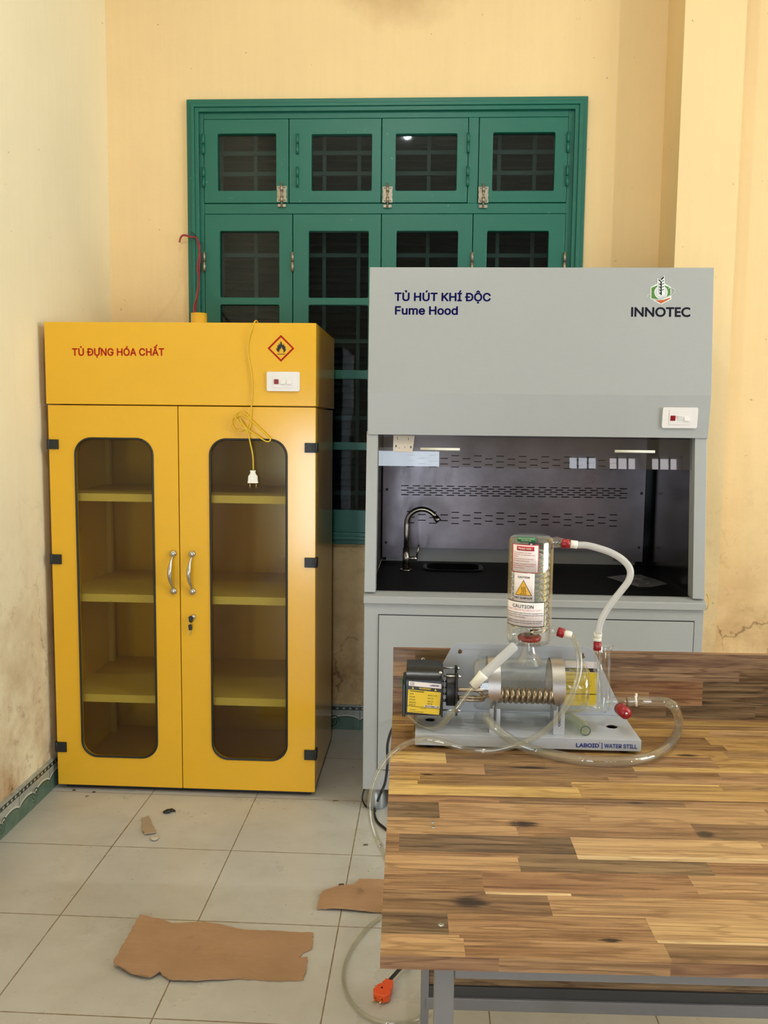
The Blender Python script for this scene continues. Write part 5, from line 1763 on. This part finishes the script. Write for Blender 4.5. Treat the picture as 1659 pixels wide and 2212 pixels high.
# short milky sleeve sloping to the left with a thin hose below
W1, W2 = at(1114, 1393, y=BY - .062), at(1042, 1460, y=BY - .072)
MB().tube([W1, W1.lerp(W2, .05), W1.lerp(W2, .95), W2], [.0078, .0102, .0098, .0095], 18, inner=.80).build('milky_sleeve', M_silicone, still)
W3 = at(1022, 1482, y=BY - .074)
MB().tube([W2 + (W2 - W3) * .18, W2, W2.lerp(W3, .15), W3], [.0112, .0118, .0108, .0100], 18).build('hose_connector', M_white_soft, still)
MB().tube([W1 + (W1 - W2) * .16, W1], .0022, 10).build('drip_tip', M_glass, still)
hl = [W3 + (W2 - W3) * .2] + [at(a, b, y=d) for a, b, d in ((1016, 1491, 1.735), (1002, 1509, 1.733), (986, 1530, 1.730), (968, 1551, 1.735), (950, 1568, 1.742), (930, 1574, 1.76), (908, 1567, 1.79), (890, 1552, 1.815), (881, 1541, 1.83))]
MB().tube(spline(hl, 6), .0062, 12, inner=.68).build('drip_hose', M_hose, still)
# stub of greenish hose lying on the base plate
gh = [at(a, b, y=d) for a, b, d in ((1205, 1550, 1.84), (1228, 1549, 1.835), (1248, 1560, 1.80), (1260, 1574, 1.775), (1265, 1584, 1.752))]
gh = [Vector((p.x, p.y, max(p.z, .8125))) for p in gh]
MB().tube(spline(gh, 6), .0102, 16, inner=.82).build('hose_stub', M_hose_green, still)
ringc = spline(gh, 6)[-1]; dirr = (spline(gh, 6)[-1] - spline(gh, 6)[-2]).normalized()
MB().lathe([(.0086, -.0008), (.0104, -.0008), (.0104, .0004), (.0086, .0004), (.0086, -.0008)], ringc, dirr, 24).build('stub_rim', mat('cut_hose_edge', srgb(70, 84, 74), .4), still)

# long clear hose: lower condenser arm -> over the bench edge -> floor
G1, G2, G3 = at(1204, 1364, y=BY - .004), at(1219, 1369, y=BY - .008), at(1234, 1372, y=BY - .012)
cap(G1, G2, .0100, 'screw_cap', M_red_cap, still)
MB().lathe([(.0072, 0), (.0080, .004), (.0080, .012), (.0065, .016)], G2, G3 - G2, 18, True, True).build('hose_connector', M_white_soft, still)
hr = .0064
path = [G2.lerp(G3, .5), G3] + [at(a, b, y=d) for a, b, d in ((1243, 1388, 1.79), (1251, 1415, 1.78), (1252, 1445, 1.77), (1244, 1480, 1.755), (1226, 1520, 1.738), (1200, 1557, 1.722), (1168, 1585, 1.71))]
for a, b, d in ((1140, 1600, 1.700), (1105, 1612, 1.697), (1065, 1621, 1.698), (1022, 1620, 1.702), (985, 1612, 1.708), (950, 1602, 1.715), (920, 1597, 1.718), (892, 1601, 1.712), (868, 1612, 1.702)):
    q = at(a, b, y=d)
    path.append(Vector((q.x, q.y, max(q.z, TZ + hr + .0008))))
edge_y = path[-1].y
for a, b, d in ((842, 1633, -.005), (822, 1660, -.012), (807, 1695, -.02), (800, 1735, -.03), (803, 1775, -.04), (814, 1812, -.05), (828, 1842, -.06)):
    path.append(at(a, b, y=edge_y + d))
pz = path[-1]
f1_ = at(818, 1985, z=hr + .001)
path += [pz.lerp(f1_, .3) + Vector((.05, 0, -.06)), pz.lerp(f1_, .68) + Vector((.06, .05, -.10)), Vector((f1_.x + .05, f1_.y + .05, .03))]
for a, b in ((818, 1986), (795, 2004), (770, 2034), (750, 2070), (742, 2105), (747, 2140), (765, 2172), (790, 2194), (820, 2207), (850, 2211), (880, 2209), (905, 2200), (925, 2185)):
    path.append(at(a, b, z=hr + .001))
wh = thing('water_hose', 'long thin clear hose running from the condenser over the bench edge to the floor', 'hose', tuple(path[18]))
MB().tube(spline(path, 5), hr, 12, inner=.66).build('hose_wall', M_hose, wh)

# wide clear drain hose looping in front of the stand
wr = .0098
wide = [at(a, b, y=d) for a, b, d in ((1356, 1515, 1.797), (1380, 1514, 1.793), (1412, 1515, 1.785), (1440, 1517, 1.778), (1458, 1530, 1.77))]
wide += [at(1466, 1556, z=.790), at(1461, 1586, z=.7815)]
for a, b in ((1440, 1614), (1405, 1634), (1360, 1643), (1310, 1645), (1262, 1642), (1215, 1634), (1170, 1624)):
    wide.append(at(a, b, z=TZ + wr + .0008))
wide += [at(1130, 1612, y=1.720), at(1098, 1594, y=1.725), at(1070, 1572, y=1.728), at(1055, 1556, y=1.74), at(1050, 1545, y=1.75)]
dh = thing('drain_hose', 'wide clear hose looping over the bench in front of the still', 'hose', (.33, 1.66, TZ))
MB().tube(spline(wide, 7), wr, 16, inner=.86).build('hose_wall', M_hose, dh)
q = wide[0].lerp(wide[1], .75)
cl = MB().lathe([(wr, -.002), (wr + .0016, -.002), (wr + .0016, .002), (wr, .002), (wr, -.002)], q, wide[1] - wide[0], 20)
cl.box(q.x - .002, q.x + .002, q.y - .003, q.y + .003, q.z + wr, q.z + wr + .006)
cl.build('hose_clip', M_white_soft, dh)

# ------------------------------------------------------------------ black cable and orange plug
cab_pts = [at(880, 1545, y=3.0985), at(862, 1556, y=3.085), at(846, 1577, y=3.05), at(837, 1610, y=3.035), at(837, 1650, y=3.03), at(832, 1690, y=3.02), at(823, 1712, y=3.0), at(814, 1735, z=.012), at(808, 1755, z=.006), at(815, 1775, z=.005), at(832, 1790, z=.005),
           at(860, 1815, z=.005), at(900, 1900, z=.005), at(905, 2010, z=.005), at(885, 2075, z=.012), at(865, 2092, z=.02), at(852, 2106, z=.022), at(842, 2117, z=.022)]
pcb = thing('power_cable', 'black cable with an orange plug trailing from fume hood to bench', 'power cable', tuple(cab_pts[8]))
MB().tube(spline(cab_pts, 6), .0048, 10).build('cable', M_black, pcb)
p0, p1 = at(842, 2116, z=.022), at(808, 2172, z=.014)
dxy = (p1 - p0); Lp = .068
d1 = Vector((dxy.x, dxy.y, 0)).normalized(); d2 = Vector((-d1.y, d1.x, 0))
opl = [(0, -.010), (.008, -.011), (.016, -.014), (.022, -.013), (.030, -.020), (.054, -.022), (.068, -.014), (.068, .014), (.056, .022), (.046, .022), (.044, .017), (.028, .018), (.018, .013), (.008, .012), (0, .010)]
org = MB().prism(opl, [], (p0.x, p0.y, .004), d1, d2, (0, 0, .020)).build('orange_plug', M_orange, pcb, bevel=.004)
b0_ = Vector((p0.x, p0.y, .0135)) + d1 * .067
MB().cyl(b0_ + d2 * .009, b0_ + d2 * .009 + d1 * .019, .0022, None, 8).cyl(b0_ - d2 * .009, b0_ - d2 * .009 + d1 * .019, .0022, None, 8).build('prong', M_brass, org)
MB().lathe([(.0006, .0206), (.0028, .0206), (.0028, .02)], Vector((p0.x, p0.y, .004)) + d1 * .04 + d2 * -.004, (0, 0, 1), 10).build('plug_screw', M_dark_text, org)
bn = [at(788, 1703, y=3.13), at(784, 1716, y=3.12), at(783, 1728, y=3.11), at(789, 1740, z=.006), at(800, 1748, z=.005), at(812, 1752, z=.005)]
tag(MB().tube(spline(bn, 6), .0032, 8).build('loose_wire', M_black, loc=tuple(bn[3])), 'thin dark wire curling round the foot of the fume hood', 'wire')
yw = [at(1527, 1284, y=3.16), at(1530, 1292, y=3.13), at(1530, 1305, y=3.12), at(1527, 1315, y=3.13), at(1522, 1318, y=3.16)]
yw = [Vector((max(p.x, .978), p.y, p.z)) for p in yw]
tag(MB().tube(spline(yw, 5), .0016, 6).build('yellow_wire', M_cord, loc=tuple(yw[2])), 'thin yellow wire loop at the sill end of the fume hood', 'wire')

# ------------------------------------------------------------------ litter on the floor
def flat_card(name, pts, label, m=M_card, th_=.004, lift=.004, seed=1, curl=None, cat='cardboard'):
    random.seed(seed)
    P = [at(a, b, z=0) for a, b in pts]
    out = []
    for i, p in enumerate(P):       # ragged edge
        q = P[(i + 1) % len(P)]
        n_ = max(1, int((q - p).length / .012))
        nrm = Vector((-(q - p).y, (q - p).x, 0)).normalized()
        for k in range(n_):
            j = 0 if k == 0 else (random.random() - .5) * .004
            out.append(p.lerp(q, k / n_) + nrm * j)
    c = sum(out, Vector()) / len(out)
    tri = tessellate_polygon([[Vector((p.x, p.y, 0)) for p in out]])
    # subdivide a grid-like fan through bmesh so the sheet can curl
    import bmesh
    bm = bmesh.new()
    vs = [bm.verts.new((p.x - c.x, p.y - c.y, 0)) for p in out]
    for t in tri:
        try: bm.faces.new([vs[i] for i in t])
        except ValueError: pass
    for _ in range(2):
        bmesh.ops.subdivide_edges(bm, edges=[e_ for e_ in bm.edges if e_.calc_length() > .03], cuts=1, use_grid_fill=False)
        bmesh.ops.triangulate(bm, faces=bm.faces)
    for v in bm.verts:
        h = 0.0
        if curl: h = curl(v.co.x + c.x, v.co.y + c.y)
        v.co.z = h
    bmesh.ops.recalc_face_normals(bm, faces=bm.faces)
    for f in bm.faces:
        if f.normal.z < 0: f.normal_flip()
    me = bpy.data.meshes.new(name); bm.to_mesh(me); bm.free()
    me.materials.append(m)
    o = bpy.data.objects.new(name, me); C.objects.link(o)
    o.location = (c.x, c.y, th_ + .0008)
    md = o.modifiers.new('thickness', 'SOLIDIFY'); md.thickness = th_; md.offset = -1
    return tag(o, label, cat)


flat_card('cardboard_sheet', [(302, 1989), (345, 1994), (372, 2003), (440, 1998), (520, 2012), (600, 2014), (677, 2018), (673, 2052), (655, 2060), (645, 2072), (664, 2070), (662, 2090), (655, 2119), (600, 2121), (520, 2116), (420, 2124), (365, 2122), (345, 2107), (325, 2118), (285, 2112), (245, 2092)],
          'large torn flat sheet of brown cardboard on the floor tiles', seed=2,
          curl=lambda x, y: .016 * max(0, (-.62 - x) / .2) ** 2 + .006 * max(0, math.sin((x + .8) * 9)))
flat_card('cardboard_sheet', [(684, 1967), (690, 1938), (697, 1929), (735, 1920), (765, 1918), (776, 1906), (800, 1905), (850, 1904), (880, 1906), (890, 1940), (870, 1976), (822, 1974), (770, 1972), (730, 1968)],
          'smaller torn brown cardboard piece lying beside the bench edge', seed=4, curl=lambda x, y: .008 * max(0, math.sin((x + .33) * 14)))
flat_card('cardboard_scrap', [(306, 1769), (321, 1764), (328, 1780), (331, 1786), (338, 1802), (312, 1806), (307, 1796)], 'tiny beige cardboard scrap standing out on the tiles before the cabinet', seed=5, th_=.003,
          curl=lambda x, y: .006 * max(0, (2.94 - y) / .08), m=mat('pale_cardboard', srgb(168, 146, 120), .85), cat='cardboard scrap')
flat_card('paper_scrap', [(326, 1811), (338, 1808), (344, 1808), (341, 1816), (334, 1819), (328, 1818)], 'white crumpled paper scrap just in front of the beige cardboard scrap', seed=6, th_=.0015,
          curl=lambda x, y: .006 * abs(math.sin(x * 160)), m=mat('off_white_paper', srgb(206, 196, 176), .7), cat='paper scrap')
pb_ = at(363, 1756, z=0)
bug = MB()
Rb = Matrix.Rotation(math.radians(28), 3, 'Z')
for (ox_, oy_, r_, s_) in ((0, 0, .012, .75), (.012, .004, .010, .7), (-.010, -.002, .009, .7)):
    c_ = pb_ + Rb @ Vector((ox_, oy_, 0)); bug.sphere((c_.x, c_.y, .007), r_, 7, 0, s_ * .75)
for k in range(4):
    a = Rb @ Vector((.018, .008 - k * .005, 0)); b = Rb @ Vector((.027, .010 - k * .006, 0))
    bug.cyl((pb_.x + a.x, pb_.y + a.y, .006), (pb_.x + b.x, pb_.y + b.y, .003), .0022, .0012, 6)
tag(bug.build('black_lump', M_black, loc=(pb_.x, pb_.y, 0)), 'small black lump of debris on the tiles before the cabinet', 'debris')
random.seed(11)
for i, (a, b, w_, lab) in enumerate(((160, 1707, .012, 'dark crumb nearest the cream wall under the cabinet edge'), (203, 1711, .013, 'dark flake on the tiles below the left cabinet door'),
                                     (188, 1720, .014, 'brown splinter just in front of the dark flake by the cabinet'), (790, 1825, .016, 'brown wood chip on the tiles left of the bench'),
                                     (725, 1730, .022, 'thin straw on the grout line between cabinet and fume hood'), (737, 1911, .018, 'dark sliver above the smaller cardboard piece'))):
    p = at(a, b, z=.002)
    Rz = Matrix.Rotation(random.uniform(-.5, .9), 3, 'Z')
    m_ = MB()
    m_.add([p + Rz @ Vector(v) for v in ((-w_ / 2, -.002, -.0015), (w_ / 2, -.001, -.0015), (w_ / 2 * .8, .003, -.0015), (-w_ / 2 * .7, .004, -.0015), (-w_ / 2, -.001, .001), (w_ / 2, 0, .002), (w_ / 2 * .7, .003, .0015), (-w_ / 2 * .6, .003, .0025))],
           [(3, 2, 1, 0), (4, 5, 6, 7), (0, 1, 5, 4), (1, 2, 6, 5), (2, 3, 7, 6), (3, 0, 4, 7)])
    tag(m_.build('floor_crumb', mat('crumb_%s' % 'abcdef'[i], (srgb(40, 34, 28), srgb(52, 42, 32), srgb(120, 96, 66), srgb(96, 78, 58), srgb(120, 92, 56), srgb(70, 54, 42))[i], .8), loc=(p.x, p.y, 0)), lab, 'debris')
